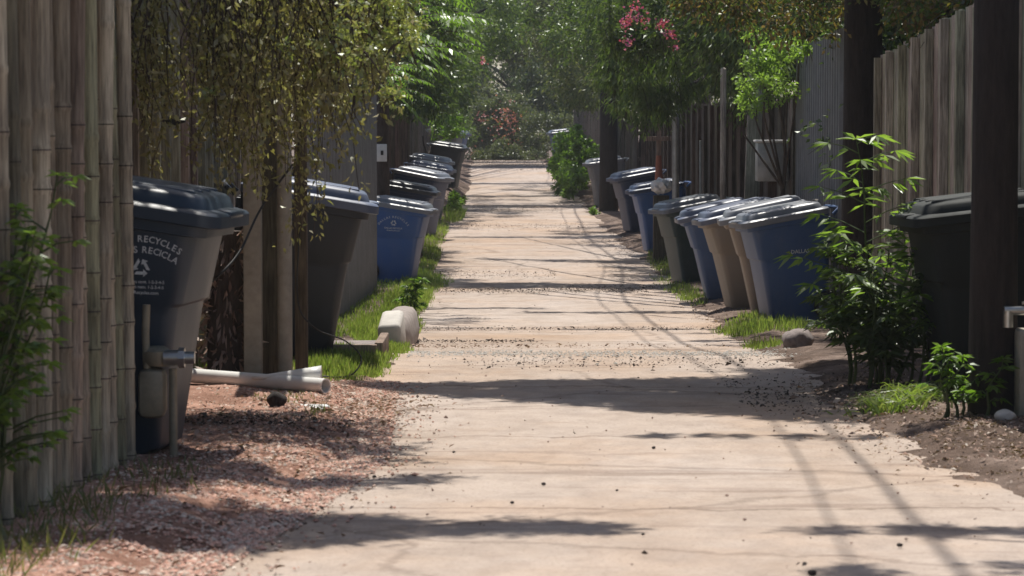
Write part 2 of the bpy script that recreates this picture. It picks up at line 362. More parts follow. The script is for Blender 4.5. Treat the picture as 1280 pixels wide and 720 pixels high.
# ------------------------------------------------------------------ fences
def fence_line(a, b):
    a = Vector(a); b = Vector(b); d = (b-a); L = d.length; d.normalize(); return a, b, d, L
def fence(name, label, a, b, h, style, mt, side, rail_mat=None, group='fences along the alley', period=.3, bw=.15, name_panel='board_panel'):
    """a,b: (x,y) ends; side = +1 / -1: direction in x of the alley face"""
    a, b, d, L = fence_line(a, b)
    n = Vector((-d.y, d.x));
    if n.x*side < 0: n = -n
    root = thing(name, label, 'fence', (a.x, a.y, Z(a.x, a.y)), group=group)
    o = Vector((a.x, a.y, Z(a.x, a.y)))
    ang = math.atan2(d.y, d.x); Mr = Matrix.Rotation(ang, 3, 'Z')
    def put(mb, s, off, zc, dx, dy, dz, tilt=0, bev=0):
        p = a + d*s + n*off; base = Z(p.x, p.y)
        Mt = Mr @ Matrix.Rotation(tilt, 3, 'Y')
        mb.box(Vector((p.x, p.y, base+zc)) - o, (dx, dy, dz), Mt, bev)
    mb = MB(); s = 0; marks = []
    if style == 'alternate':
        while s < L:
            hh = h + random.uniform(-.02, .03)
            q = a+d*(s+random.uniform(-.03, .03))+n*.045; zb_ = Z(q.x, q.y)+.02; r_ = random.uniform(.026, .036); zz = [0]; 
            while zz[-1] < hh: zz.append(zz[-1]+random.uniform(.13, .2) if zz[-1] < 1.25 else zz[-1]+random.uniform(.3, .6))
            P = []; RR = []; lx = random.uniform(-.02, .02)
            for z_ in zz:
                for dz_, f_ in ((-.02, 1.0), (-.006, 1.13), (.006, 1.13), (.02, 1.0)):
                    P.append(Vector((q.x+lx*z_, q.y, zb_+z_+dz_))-o); RR.append(r_*f_)
            mb.tube(P, RR, 10)
            marks += [(Vector((q.x+lx*z_, q.y, zb_+z_))-o, r_*1.145) for z_ in zz if random.random() < (.75 if z_ < 1.25 else .35)]
            hh = h + random.uniform(-.02, .03)
            put(mb, s+period/2, -.035, hh/2+.03, bw, .022, hh, random.uniform(-.006, .006))
            s += period
    elif style == 'batten':
        while s < L:
            hh = h + random.uniform(-.02, .02)
            put(mb, s+.07, -.01, hh/2+.02, .135, .018, hh, random.uniform(-.004, .004)); s += .14
        s = 0
        while s < L:
            put(mb, s, .03, h/2, .06, .055, h, 0); s += period
    elif style == 'boards':
        while s < L:
            hh = h + random.uniform(-.03, .03)
            put(mb, s+.07, random.uniform(-.004, .012), hh/2+.02, .134, .02, hh, random.uniform(-.01, .01)); s += .14
    elif style == 'corrugated':
        nseg = int(L/.05); vs = []; fs = []
        for i in range(nseg+1):
            s = i*.05; off = [0, 0, .03, .03][i % 4]
            p = a+d*s+n*off; zb = Z(p.x, p.y)
            for zz in (0, h):
                vs.append(Vector((p.x, p.y, zb+zz))-o)
            for zz in (0, h):
                q = p-n*.004; vs.append(Vector((q.x, q.y, zb+zz))-o)
            if i:
                k = i*4; fs += [(k-4, k, k+1, k-3), (k-2, k-1, k+3, k+2), (k-3, k+1, k+3, k-1)]
        mb.add(vs, fs)
    nb = len(mb.f)
    if style == 'alternate':
        for c_, r_ in marks: mb.tube([c_-Vector((0, 0, .0025)), c_+Vector((0, 0, .0025))], r_, 10)
    me = mb.mesh(name_panel, 50 if style == 'alternate' else None); link(name_panel, me, mt, root)
    if style == 'alternate':
        me.materials.append(M['fence_dark']); me.polygons.foreach_set('material_index', [0]*nb+[1]*(len(me.polygons)-nb))
    for hz in (.35, h*.52, h-.35):
        r = MB(); k = max(1, int(L/2.4))
        for i in range(k):
            put(r, (i+.5)*L/k, 0 if style == 'alternate' else -.05, hz, L/k-.005, .038, .085)
        link('rail', r.mesh('rail'), rail_mat or mt, root)
    k = max(1, int(L/2.4))
    for i in range(k+1):
        pm = MB(); put(pm, min(i*L/k, L-.02), -.12, (h-.05)/2, .09, .09, h-.05)
        link('post', pm.mesh('post'), rail_mat or mt, root)
    return root

fence('picket_fence', 'weathered grey fence of rounded upright slats in the left foreground', (-1.72, 6.2), (-1.585, 11.25), 2.25, 'alternate', M['fence_grey'], 1, period=.20, bw=.115)
fence('plank_fence', 'pale weathered plank fence behind the hanging dry branches and the nearest bin', (-1.95, 11.6), (-1.90, 22.3), 2.5, 'batten', M['fence_pale'], 1, period=.42)
fence('metal_fence', 'grey corrugated panel fence behind the dark grey bin', (-1.66, 21.6), (-1.62, 33.0), 2.55, 'corrugated', M['panel_grey'], 1, name_panel='metal_panel')
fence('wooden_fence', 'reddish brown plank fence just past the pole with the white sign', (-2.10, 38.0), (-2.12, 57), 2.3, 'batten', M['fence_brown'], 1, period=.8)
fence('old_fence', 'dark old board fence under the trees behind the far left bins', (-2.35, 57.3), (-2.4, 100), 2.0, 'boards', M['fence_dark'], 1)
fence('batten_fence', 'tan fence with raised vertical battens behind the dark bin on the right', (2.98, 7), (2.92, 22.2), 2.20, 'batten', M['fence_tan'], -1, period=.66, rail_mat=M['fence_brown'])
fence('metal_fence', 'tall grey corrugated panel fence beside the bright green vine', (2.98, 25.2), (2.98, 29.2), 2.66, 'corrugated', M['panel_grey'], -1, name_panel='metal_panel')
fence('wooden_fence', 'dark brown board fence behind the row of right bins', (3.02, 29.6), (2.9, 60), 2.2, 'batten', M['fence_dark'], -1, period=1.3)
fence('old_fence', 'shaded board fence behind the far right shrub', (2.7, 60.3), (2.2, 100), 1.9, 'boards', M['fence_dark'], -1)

# ------------------------------------------------------------------ wheelie bins
def rr(w, d, yc, z, r=.06, n=5):
    pts = []
    r = min(r, w/2-.001, d/2-.001)
    for cx, cy, a0 in ((w/2-r, d/2-r, 0), (-w/2+r, d/2-r, 90), (-w/2+r, -d/2+r, 180), (w/2-r, -d/2+r, 270)):
        for k in range(n):
            a = R(a0+90*k/(n-1)); pts.append(Vector((cx+r*math.cos(a), yc+cy+r*math.sin(a), z)))
    return pts
BODY = [(0.0, .46, .52), (.03, .49, .56), (.55, .55, .645), (.585, .555, .652), (.60, .575, .672), (.90, .605, .735), (.905, .64, .775), (.955, .645, .785), (.96, .625, .765)]
BACK = .34
def body_w(z):
    zs = [b[0] for b in BODY]; return float(np.interp(z, zs, [b[1] for b in BODY]))
def body_d(z):
    zs = [b[0] for b in BODY]; return float(np.interp(z, zs, [b[2] for b in BODY]))
def yc(z, d): return (BACK - .05*(1-z)) - d/2
def slope(mb):
    mb.v = [(x, y, z + .11*(y+.02)*min(1, max(0, (z-.60)/.30))) for x, y, z in mb.v]
_cm = {}
def cart_meshes():
    if _cm: return _cm
    mb = MB(); mb.loft([rr(w_, d_, yc(z, d_), z, .055 if z < .9 else .07) for z, w_, d_ in BODY])
    # vertical ribs on front, stepped shoulder blocks for the wheels
    for x in (-.19, .19): mb.box((x, BACK-.02, .80), (.05, .09, .22), None, .012)
    slope(mb)
    _cm['body'] = mb.mesh('body', 40)
    mb = MB()
    L = [(.945, .675, .82), (.95, .69, .84), (.995, .69, .84), (1.005, .67, .82), (1.012, .60, .73), (1.05, .575, .70), (1.062, .55, .67), (1.078, .40, .48), (1.083, .10, .12)]
    mb.loft([rr(w_, d_, BACK-.02-.40, z+.018*0, .085) for z, w_, d_ in L])
    for x in (-.2, -.07, .07, .2): mb.box((x, -.09, 1.062), (.045, .58, .035), None, .012)
    mb.box((0, -.47, 1.0), (.24, .075, .03), None, .012)
    slope(mb)
    _cm['lid'] = mb.mesh('lid', 38)
    mb = MB(); mb.tube([(-.28, BACK+.03, .97), (-.28, BACK+.085, 1.015), (-.25, BACK+.10, 1.03), (.25, BACK+.10, 1.03), (.28, BACK+.085, 1.015), (.28, BACK+.03, .97)], .016, 8)
    _cm['handle'] = mb.mesh('handle', 40)
    mb = MB(); n = 20; prof_ = [(.10, -.03), (.128, -.027), (.135, -.015), (.135, .015), (.128, .027), (.10, .03)]
    rings = []
    for r_, x_ in prof_: rings.append([Vector((x_, r_*math.cos(2*math.pi*k/n), r_*math.sin(2*math.pi*k/n))) for k in range(n)])
    mb.loft(rings); _cm['tyre'] = mb.mesh('wheel', 40)
    mb = MB(); rings = []
    for r_, x_ in [(.02, -.036), (.085, -.034), (.098, -.032), (.098, .032), (.085, .034), (.02, .036)]: rings.append([Vector((x_, r_*math.cos(2*math.pi*k/n), r_*math.sin(2*math.pi*k/n))) for k in range(n)])
    mb.loft(rings); _cm['rim'] = mb.mesh('rim', 40)
    return _cm
def text2d(s, size):
    cu = bpy.data.curves.new('lettering', 'FONT'); cu.body = s; cu.size = size; cu.align_x = 'CENTER'; cu.resolution_u = 2; cu.offset = size*.012
    o = bpy.data.objects.new('lettering', cu); COL.objects.link(o)
    me = bpy.data.meshes.new_from_object(o.evaluated_get(bpy.context.evaluated_depsgraph_get()))
    vs = [(v.co.x, v.co.y) for v in me.vertices]; fs = [tuple(p.vertices) for p in me.polygons]
    bpy.data.objects.remove(o); bpy.data.curves.remove(cu); bpy.data.meshes.remove(me)
    return vs, fs
def arc_text(out, s, size, cx, cy, rad, spacing=.74):
    widths = [(.42 if ch == 'I' else .5 if ch == ' ' else 1.0)*size*spacing for ch in s]
    tot = sum(widths); p = -tot/2
    for ch, w_ in zip(s, widths):
        a = (p+w_/2)/rad; p += w_
        if ch == ' ': continue
        vs, fs = text2d(ch, size); ca, sa = math.cos(-a), math.sin(-a)
        X0 = cx+rad*math.sin(a); Y0 = cy+rad*math.cos(a)-rad
        out.append(([(X0+x*ca-y*sa, Y0+x*sa+y*ca) for x, y in vs], fs))
def recycle(out, cx, cy, r):
    for k in range(3):
        A = 2*math.pi*k/3
        ring = [(-.78, -.36), (-.40, -.36+.30-.3), (.28, -.36), (.28, -.14), (.72, -.50), (.28, -.86), (.28, -.64), (-.60, -.64)]
        ring = [(-.62, -.64), (.22, -.64), (.22, -.86), (.62, -.50), (.22, -.14), (.22, -.36), (-.42, -.36)]
        vs = [(cx+r*(x*math.cos(A)-y*math.sin(A)), cy+r*(x*math.sin(A)+y*math.cos(A))) for x, y in ring]
        out.append((vs, [(0, 1, 5, 6), (2, 3, 4), (1, 2, 4, 5)]))
def bin_logo(kind, sx):
    """2D lettering -> mesh on local side face sx*X of the cart body"""
    out = []
    def flat(s, size, x, y):
        vs, fs = text2d(s, size); out.append(([(a+x, b+y) for a, b in vs], fs))
    if kind == 'full':
        arc_text(out, 'DALLAS RECYCLES', .036, 0, .082, .27, .62); arc_text(out, 'DALLAS RECICLA', .036, 0, .040, .25, .62)
        recycle(out, 0, -.018, .042)
        flat('Recyclables cont. 1-2-3-4-5', .017, 0, -.078); flat('Reciclables num. 1-2-3-4-5', .017, 0, -.098); flat('DallasRecycles.com', .018, 0, -.120)
    elif kind == 'small':
        arc_text(out, 'DALLAS RECYCLES', .038, 0, .075, .22, .8); recycle(out, 0, .01, .045)
        flat('DALLAS RECICLA', .030, 0, -.065); flat('DallasRecycles.com', .022, 0, -.092)
    else:
        flat('DALLAS', .05, .06, -.12)
    zc = .755; hw0, hw1 = body_w(zc-.1)/2, body_w(zc+.1)/2; sl = (hw1-hw0)/.2
    r = Vector((0, 1, 0)) if sx > 0 else Vector((0, -1, 0)); u = Vector((sx*sl, 0, 1)).normalized()
    c = Vector((sx*(body_w(zc)/2+.003), yc(zc, body_d(zc)) - (.17 if kind == 'full' else 0), zc))
    mb = MB()
    for vs, fs in out: mb.add([c+r*x+u*y for x, y in vs], fs)
    return mb.mesh('lettering')
_lg = {}
def cart(label, x, y, side, H, body, lid, lean=0, yaw=0, logo=None, pitch=0, group='wheelie bins along the alley', dz=0, s=None, lid_open=0):
    """side -1: on the left verge with its front to the alley (+X); +1: right verge"""
    m = cart_meshes(); s = s or H/1.09
    rz = R(90 if side < 0 else -90) + R(yaw)
    Mx = Matrix.Rotation(R(lean), 4, 'Y') @ Matrix.Rotation(R(pitch), 4, 'X') @ Matrix.Rotation(rz, 4, 'Z')
    root = thing('wheelie_bin', label, 'bin', (x, y, Z(x, y)+dz), Mx.to_euler(), group); root.scale = (s, s, s*(H/1.09)/s)
    link('body', m['body'], body, root)
    l = link('lid', m['lid'], lid, root)
    if lid_open: l.rotation_euler = (R(lid_open), 0, 0); l.location = (0, 0, -.02*lid_open/4)
    link('handle', m['handle'], body, root)
    for sx in (-1, 1):
        wl = link('wheel', m['tyre'], M['rubber'], root, (sx*.285, BACK-.07, .135)); link('rim', m['rim'], C_LGREY, wl)
    if logo:
        key = (logo, side)
        if key not in _lg: _lg[key] = bin_logo(logo, -1 if side < 0 else 1)
        link('lettering', _lg[key], M['logo'], root)
    return root

# left row  (x is the bin centre)
cart('large dark navy bin with white recycling lettering behind the foreground fence', -1.71, 11.7, -1, 1.15, C_NAVY, C_NAVY, lean=2.2, logo='full', yaw=-6)
cart('plain charcoal bin standing on a timber edged slab left of the alley', -1.43, 17.8, -1, 1.13, C_GREY, C_LIDB_GLARE, lean=3.5, yaw=4, dz=.0)
cart('bright blue bin with white arched emblem standing in the lit grass', -1.47, 34.5, -1, 1.05, C_BLUE, C_LIDG_GLARE, lean=3, logo='small', yaw=-8)
cart('dark blue bin right behind the bright blue bin with the emblem', -1.62, 41.5, -1, 1.08, C_DBLUE, C_LID, lean=3, yaw=-6)
cart('dark bin with a ridged lid coloured pale for glare, third back from the charcoal bin', -1.64, 47.5, -1, 1.15, C_DBLUE, C_LIDG_GLARE, lean=4, yaw=-20)
cart('dark bin with a bluish lid behind the one with the glare-pale lid on the left', -1.66, 53.5, -1, 1.12, C_DBLUE, C_LIDB_GLARE, lean=3, yaw=-9)
cart('dark bin half hidden in the far left row, just before the tall pair', -1.8, 58.5, -1, 1.1, C_DBLUE, C_LIDG_GLARE, lean=3, yaw=-16)
cart('black bin rising above the far left row beside the bright weeds', -1.56, 66.0, -1, 1.08, C_GREY, C_LID, lean=2, yaw=-10, dz=0)
cart('light grey bin on the far left bank with leaves over its lid', -1.82, 75.0, -1, 1.15, C_LGREY, C_LIDG_GLARE, lean=2, yaw=-16, dz=0.08)
cart('teal blue bin farthest down the left side', -1.78, 82.0, -1, 1.12, C_SLATE, C_LIDB_GLARE, lean=3, yaw=-10, dz=0.18)
# right row
cart('blue bin with small white lettering at the near end of the right row', 2.58, 25.6, 1, 1.07, C_SLATE, C_LIDG_GLARE, lean=-4, logo='word', yaw=8)
cart('tan bin behind the blue bin at the near end of the right row', 2.62, 27.2, 1, 1.13, C_TAN, C_LIDG_GLARE, lean=-6, yaw=-2)
cart('tan bin with a bluish lid, farther back of the two tan ones', 2.5, 28.8, 1, 1.10, C_TAN, C_LIDB_GLARE, lean=-7, yaw=6)
cart('slate blue bin leaning left next to the tan bins', 2.42, 31.0, 1, 1.08, C_SLATE, C_LIDB_GLARE, lean=-7, yaw=1)
cart('dark green bin with a battered lid behind the slate blue one', 2.32, 35.0, 1, 1.08, C_GREEN, C_LIDG_GLARE, lean=-4, yaw=16)
cart('blue bin standing between the white pole and the dark green bin', 2.28, 42.3, 1, 1.08, C_BLUE, C_DBLUE, lean=-3, yaw=6)
cart('deep blue bin with one pale edge beside the dark trunk', 2.27, 49.0, 1, 1.10, C_DBLUE, C_LIDB_GLARE, lean=-4, yaw=14)
cart('grey bin farthest up the right row beside the leafy shrub', 2.08, 60.5, 1, 1.08, C_LGREY, C_LIDG_GLARE, lean=-2, yaw=8)
cart('small teal bin under the trees at the far right end of the alley', 1.75, 97.0, 1, 1.15, C_SLATE, C_LIDB_GLARE, lean=0, yaw=10)
cart('dark bin deep in shade, its colour blackened for it, behind the tall weeds on the right', 2.56, 15.0, 1, 1.06, C_SHADED, C_SHADED, lean=0, yaw=6)

# ------------------------------------------------------------------ poles, posts and small fixtures
def lathe(mb, prof_, c=(0, 0, 0), n=14):
    rings = [[Vector((c[0]+r*math.cos(2*math.pi*k/n), c[1]+r*math.sin(2*math.pi*k/n), c[2]+z)) for k in range(n)] for r, z in prof_]
    mb.loft(rings)
def utility_pole(label, x, y, r, h, mt=None, tilt=0, arms=True):
    root = thing('utility_pole', label, 'pole', (x, y, Z(x, y)-.1), (0, R(tilt), 0), 'utility poles')
    mb = MB(); n = 14; rings = []
    for i in range(15):
        z = h*i/14; rad = r*(1-.35*i/14)*(1+random.uniform(-.02, .02))
        rings.append([Vector((rad*math.cos(2*math.pi*k/n)*(1+random.uniform(-.02, .02)), rad*math.sin(2*math.pi*k/n), z)) for k in range(n)])
    mb.loft(rings); link('shaft', mb.mesh('shaft', 50), mt or M['pole_wood'], root)
    if arms:
        a = MB(); a.box((0, -.02-r*.7, h-.6), (2.0, .1, .12)); link('crossarm', a.mesh('crossarm'), M['pole_wood'], root)
    return root
utility_pole('thick dark utility pole in front of the tan batten fence', 2.31, 13.4, .118, 8.5, M['bark_dark'], 0, False)
utility_pole('dark brown utility pole between the tan fence and the grey panel fence', 2.90, 23.2, .175, 8.5, M['bark_dark'])
utility_pole('dark pole carrying the white meter sign past the grey fence', -1.71, 37.0, .10, 8.0)
p = utility_pole('dark brown trunk-like pole behind the grey bin on the right', 2.0, 58.0, .2, 8.5, M['bark_dark'])
# meter sign on the pole
s = thing('meter_sign', 'small white plate with a black mark fixed to a dark pole', 'sign', (-1.72, 36.85, ZC-.43))
mb = MB(); mb.box((0, 0, 0), (.15, .03, .23), None, .006); link('plate', mb.mesh('plate', 40), M['white_paint'], s)
mb = MB(); mb.box((.012, -.018, 0), (.036, .008, .06)); link('mark', mb.mesh('mark'), M['cable'], s)

def post(name, label, x, y, h, w_, d_, mt, round_=False, tilt=0, cap=False, cat='post', group=None):
    mb = MB()
    if round_:
        lathe(mb, [(w_/2, 0), (w_/2*1.0, h*.5), (w_/2*.98, h), (w_/2*.6, h+.015), (.002, h+.02)])
    else: mb.box((0, 0, h/2), (w_, d_, h), None, .008)
    o = link(name, mb.mesh(name, 35), mt, None, (x, y, Z(x, y)-.03), (0, R(tilt), 0)); return tag(o, label, cat, group)
post('concrete_post', 'square beige post nearer the fence of the left post pair', -1.46, 15.75, 2.5, .10, .10, M['concrete_post'])
post('dark_gap_strip', 'added dark strip standing in for the dark gap between the beige post and the grey pipe', -1.38, 16.0, 2.5, .10, .09, M['fence_dark'])  # strip added for the darkness between the two posts
post('steel_pipe', 'round weathered grey steel pipe standing beside the added dark strip', -1.285, 15.8, 2.6, .085, .085, M['concrete_post'], True)
post('timber_post', 'dark brown timber post right of the grey steel pipe', -1.21, 16.05, 2.6, .07, .09, M['fence_brown'])
post('rusty_post', 'thin mottled steel post with white flaking top beside the panel fence', -1.60, 21.3, 2.62, .035, .035, M['metal_grey'])
post('metal_pole', 'pale round metal pole behind the dark green bin', 2.28, 39.0, 2.6, .10, .1, M['metal_grey'], True)
post('thin_post', 'thin pale steel post right of the round metal pole', 2.60, 38.6, 1.75, .04, .04, M['metal_grey'])
post('pale_pole', 'pale narrow pole in front of the dark board fence', 2.47, 32.8, 2.6, .07, .07, M['fence_pale'], True)
post('leaning_post', 'wide grey leaning board post at the end of the dark board fence', 2.70, 32.0, 2.9, .17, .06, M['fence_pale'], False, 2.0)
# wooden cross with orange tape
s = thing('wooden_cross_stake', 'wooden stake with a crosspiece and orange wrapped base', 'stake', (2.28, 43.5, Z(2.28, 43.5)))
mb = MB(); mb.box((0, 0, 1.0), (.07, .05, 2.0), None, .004); link('upright', mb.mesh('upright'), M['wood_edge'], s)
mb = MB(); mb.box((-.02, -.032, 1.68), (.42, .03, .07), None, .004); link('crosspiece', mb.mesh('crosspiece'), M['wood_edge'], s)
mb = MB(); mb.tube([(0, 0, .95), (0, 0, 1.2), (0, 0, 1.42)], [.07, .055, .042], 10); link('tape_wrap', mb.mesh('tape_wrap', 50), M['orange'], s)
# rubbish bag peeking out of a bin
bm = bmesh.new(); bmesh.ops.create_icosphere(bm, subdivisions=3, radius=1)
for v in bm.verts:
    n_ = 1+.16*math.sin(7*v.co.x+3*v.co.z)*math.sin(6*v.co.y+1)+random.uniform(-.07, .07); v.co *= n_; v.co.x *= .15; v.co.y *= .15; v.co.z *= .11
me = bpy.data.meshes.new('rubbish_bag'); bm.to_mesh(me); bm.free()
tag(link('rubbish_bag', me, M['bag'], None, (2.13, 40.0, Z(2.13, 40)+1.06)), 'crumpled white rubbish bag on top of the blue bin', 'bag')
post('timber_stand', 'low dark timber box holding up the white bag', 2.13, 40.0, .96, .22, .22, M['fence_dark'])
# air conditioning unit in the opening
s = thing('utility_cabinet', 'pale grey metal cabinet in the shaded opening beside the vine', 'cabinet', (2.83, 30.5, Z(2.83, 30.5)))
mb = MB(); mb.box((0, 0, 1.5), (.34, .3, .42), None, .01); link('cabinet_body', mb.mesh('cabinet_body', 35), M['metal_grey'], s)
mb = MB(); mb.box((0, 0, 1.725), (.38, .34, .025), None, .006); link('cabinet_top', mb.mesh('cabinet_top', 35), M['white_paint'], s)
mb = MB(); mb.box((0, 0, .64), (.10, .10, 1.28)); link('leg', mb.mesh('leg'), M['fence_dark'], s)

s = thing('spotlight', 'small black wedge shaped lamp fixed high on the pale plank fence', 'lamp', (-1.86, 15.2, ZC-.01))
mb = MB(); mb.loft([[Vector((0, a, b)) for a, b in ((-.025, -.028), (.025, -.028), (.025, .028), (-.025, .028))], [Vector((.09, a, b)) for a, b in ((-.02, -.002), (.02, -.002), (.02, .022), (-.02, .022))]]); link('lamp_head', mb.mesh('lamp_head'), M['cable'], s)
mb = MB(); mb.box((-.03, 0, 0), (.06, .02, .02)); link('bracket', mb.mesh('bracket'), M['cable'], s)
# gas meter behind the foreground fence
gx, gy = -1.41, 11.33; zg = Z(gx, gy)
s = thing('gas_meter', 'old yellowish gas meter with a short capped pipe by the near bin', 'meter', (gx, gy, zg))
mb = MB(); mb.box((-.05, 0, .26), (.11, .12, .20), None, .03); lathe(mb, [(.045, 0), (.06, .02), (.06, .06), (.03, .08)], (-.03, 0, .37)); link('meter_body', mb.mesh('meter_body', 40), M['meter'], s)
mb = MB(); mb.tube([(.0, -.03, .405), (.06, -.03, .405)], .032, 14); mb.tube([(.06, -.03, .405), (.085, -.03, .405)], .042, 8); mb.tube([(.085, -.03, .405), (.125, -.03, .405)], .026, 12); link('pipe_fitting', mb.mesh('pipe_fitting', 40), M['chrome'], s)
mb = MB(); mb.tube([(.035, -.02, -.02), (.035, -.02, .2), (.035, -.02, .36)], .017, 10); mb.tube([(-.07, -.02, .36), (-.075, -.02, .5), (-.07, -.02, .62)], .016, 10); link('riser_pipe', mb.mesh('riser_pipe', 40), M['meter'], s)

# slab with timber edge under the charcoal bin
x0, y0 = -1.25, 18.0
s = thing('timber_edged_slab', 'low slab with weathered timber edging under the charcoal bin', 'slab', (x0, y0, Z(x0, y0)))
mb = MB(); mb.box((0, .25, -.02), (.72, .9, .08), None, .01); link('slab', mb.mesh('slab', 35), M['brick'], s)
mb = MB(); mb.box((.0, -.235, .0), (.78, .055, .13), None, .006); link('front_timber', mb.mesh('front_timber', 35), M['wood_edge'], s)
mb = MB(); mb.box((.40, .22, .0), (.055, .85, .15), None, .006); link('side_timber', mb.mesh('side_timber', 35), M['wood_edge'], s)

# boulder and white block at the road edge
def rock(name, label, c, d, mt, seed, cat='rock', sub=3, amp=.12, group=None, boxy=0):
    rn = random.Random(seed); bm = bmesh.new(); bmesh.ops.create_icosphere(bm, subdivisions=sub, radius=1)
    ph = [rn.uniform(0, 6) for _ in range(6)]
    for v in bm.verts:
        q = v.co.copy()
        if boxy:
            mx = max(abs(q.x), abs(q.y), abs(q.z)); q = q.lerp(q/mx*.9, boxy)
        n_ = 1+amp*(math.sin(2.3*q.x+ph[0])*math.sin(2.9*q.y+ph[1])+.6*math.sin(5.1*q.z+ph[2])*math.sin(4.3*q.x+ph[3]))+rn.uniform(-amp, amp)*.12
        v.co = Vector((q.x*d[0]/2*n_, q.y*d[1]/2*n_, q.z*d[2]/2*n_))
    me = bpy.data.meshes.new(name); bm.to_mesh(me); bm.free(); me.polygons.foreach_set('use_smooth', [True]*len(me.polygons))
    o = link(name, me, mt, None, c); return tag(o, label, cat, group)
rock('boulder', 'rounded pinkish boulder at the left road edge behind the white block', (-.86, 21.9, Z(-.86, 21.9)+.10), (.25, 2.2, .40), M['rock'], 3, boxy=.3, amp=.06)
mb = MB(); mb.box((0, 0, 0), (.17, .7, .27), Matrix.Rotation(R(5), 3, 'X') @ Matrix.Rotation(R(-4), 3, 'Y'), .035)
tag(link('kerb_block', mb.mesh('kerb_block', 50), M['rock_white'], None, (-.885, 20.6, Z(-.88, 20.6)+.09)), 'whitewashed concrete block at the left road edge', 'block')
rock('pale_stone', 'pale stone on the wood chips at the right edge', (2.30, 13.0, Z(2.30, 13)+.02), (.10, .12, .06), M['rock_white'], 8, boxy=.4)
rock('brown_clod', 'dark clod of earth on the gravel below the white pipe', (-1.17, 13.9, Z(-1.17, 13.9)+.03), (.10, .1, .08), M['bark_dark'], 9)
rock('edging_rock', 'grey rock under the weeds at the right edge of the alley', (1.98, 19.4, Z(1.98, 19.4)+.04), (.22, .4, .17), M['brick'], 12, boxy=.5)

# white pipe and curled scrap
y1 = 15.6
s = Z(-1.3, y1)
mb = MB(); n = 20
P0, P1 = Vector((-1.85, 15.45, Z(-1.85, 15.45)+.05)), Vector((-.985, 14.75, Z(-.985, 14.75)+.05))
def ringset(P0, P1, r):
    t_ = (P1-P0).normalized(); u = t_.cross(Vector((0, 0, 1))).normalized(); v = t_.cross(u)
    return lambda p, r_: [p+(u*math.cos(2*math.pi*k/n)+v*math.sin(2*math.pi*k/n))*r_ for k in range(n)]
rs = ringset(P0, P1, .03)
dr = (P1-P0)
mb.loft([rs(P1-dr*.08, .033), rs(P1, .033), rs(P1, .040), rs(P1-dr*.05, .040), rs(P0, .040), rs(P0, .033)], False)
tag(link('plastic_pipe', mb.mesh('plastic_pipe', 40), M['pvc']), 'long white plastic pipe lying across the left gravel', 'pipe')
mb = MB(); vs = []; fs = []
for i in range(13):
    a = R(250*i/12-35)
    for k in range(7):
        f_ = k/6; r_ = .012+.042*f_
        vs.append(Vector((-1.40+.38*f_, 15.02-.10*f_+.5*r_*math.cos(a)*.3, Z(-1.2, 15.0)+.045+r_*(.9+math.sin(a))*.85+r_*0))+Vector((0, r_*math.cos(a), 0)))
for i in range(12):
    for k in range(6): q = i*7+k; fs.append((q, q+1, q+8, q+7))
mb.add(vs, fs); o = link('curled_sheet', mb.mesh('curled_sheet', 60), M['pvc']); md = o.modifiers.new('thick', 'SOLIDIFY'); md.thickness = .004
tag(o, 'curled white plastic sheet flaring open behind the white pipe', 'scrap')
mb = MB(); mb.box((0, 0, 0), (.09, .12, .008)); mb.box((.07, .03, .002), (.05, .06, .006))
tag(link('paper_scrap', mb.mesh('paper_scrap'), M['pvc'], None, (-1.0, 13.95, Z(-1.0, 13.95)+.012), (.1, .05, .4)), 'flat white scrap on the gravel near the pipe end', 'scrap')
# black cables
def cable(name, label, pts, r, cat='cable', mt=None, group=None):
    P = [Vector(p) for p in pts]; out = []
    for i in range(len(P)-1):
        a = P[max(i-1, 0)]; b = P[i]; c = P[i+1]; d = P[min(i+2, len(P)-1)]
        for k in range(8):
            t_ = k/8; out.append(.5*((2*b)+(c-a)*t_+(2*a-5*b+4*c-d)*t_*t_+(3*b-a-3*c+d)*t_**3))
    out.append(P[-1]); mb = MB(); mb.tube(out, r, 6); return tag(link(name, mb.mesh(name, 60), mt or M['cable']), label, cat, group)
zb = Z(-1.2, 15.5)
cable('hanging_cable', 'black cable sagging from the posts to the fence behind the near bin', [(-1.22, 15.62, zb+1.2), (-1.40, 15.6, zb+.95), (-1.50, 15.4, zb+.72), (-1.62, 15.3, zb+.58), (-1.78, 15.6, zb+.48)], .007)
cable('loose_cable', 'thin black cable looping over the grass by the slab', [(-1.21, 15.98, zb+.85), (-1.22, 15.9, zb+.42), (-1.12, 15.9, zb+.26), (-.96, 16.1, zb+.17), (-.87, 16.1, zb+.07), (-.93, 16.0, zb-.02), (-1.08, 15.95, zb-.02)], .0045)
def wirepts(x, y0, z0, y1, z1, sag, dx=0):
    out = []
    for k in range(61):
        t_ = k/60; out.append((x+dx*math.sin(t_*31)+dx*.5*math.sin(t_*57+1), y0+(y1-y0)*t_, z0+(z1-z0)*t_-sag*4*t_*(1-t_)))
    return out
cable('overhead_wire', 'upper black utility wire strung high along the alley', wirepts(1.20, -12, 6.9, 110, 6.0, .5, .10), .016, 'wire', group='overhead wires along the alley')
cable('overhead_wire', 'lower black utility wire strung high along the alley', wirepts(.95, -12, 6.4, 110, 5.4, .6, .13), .008, 'wire', group='overhead wires along the alley')

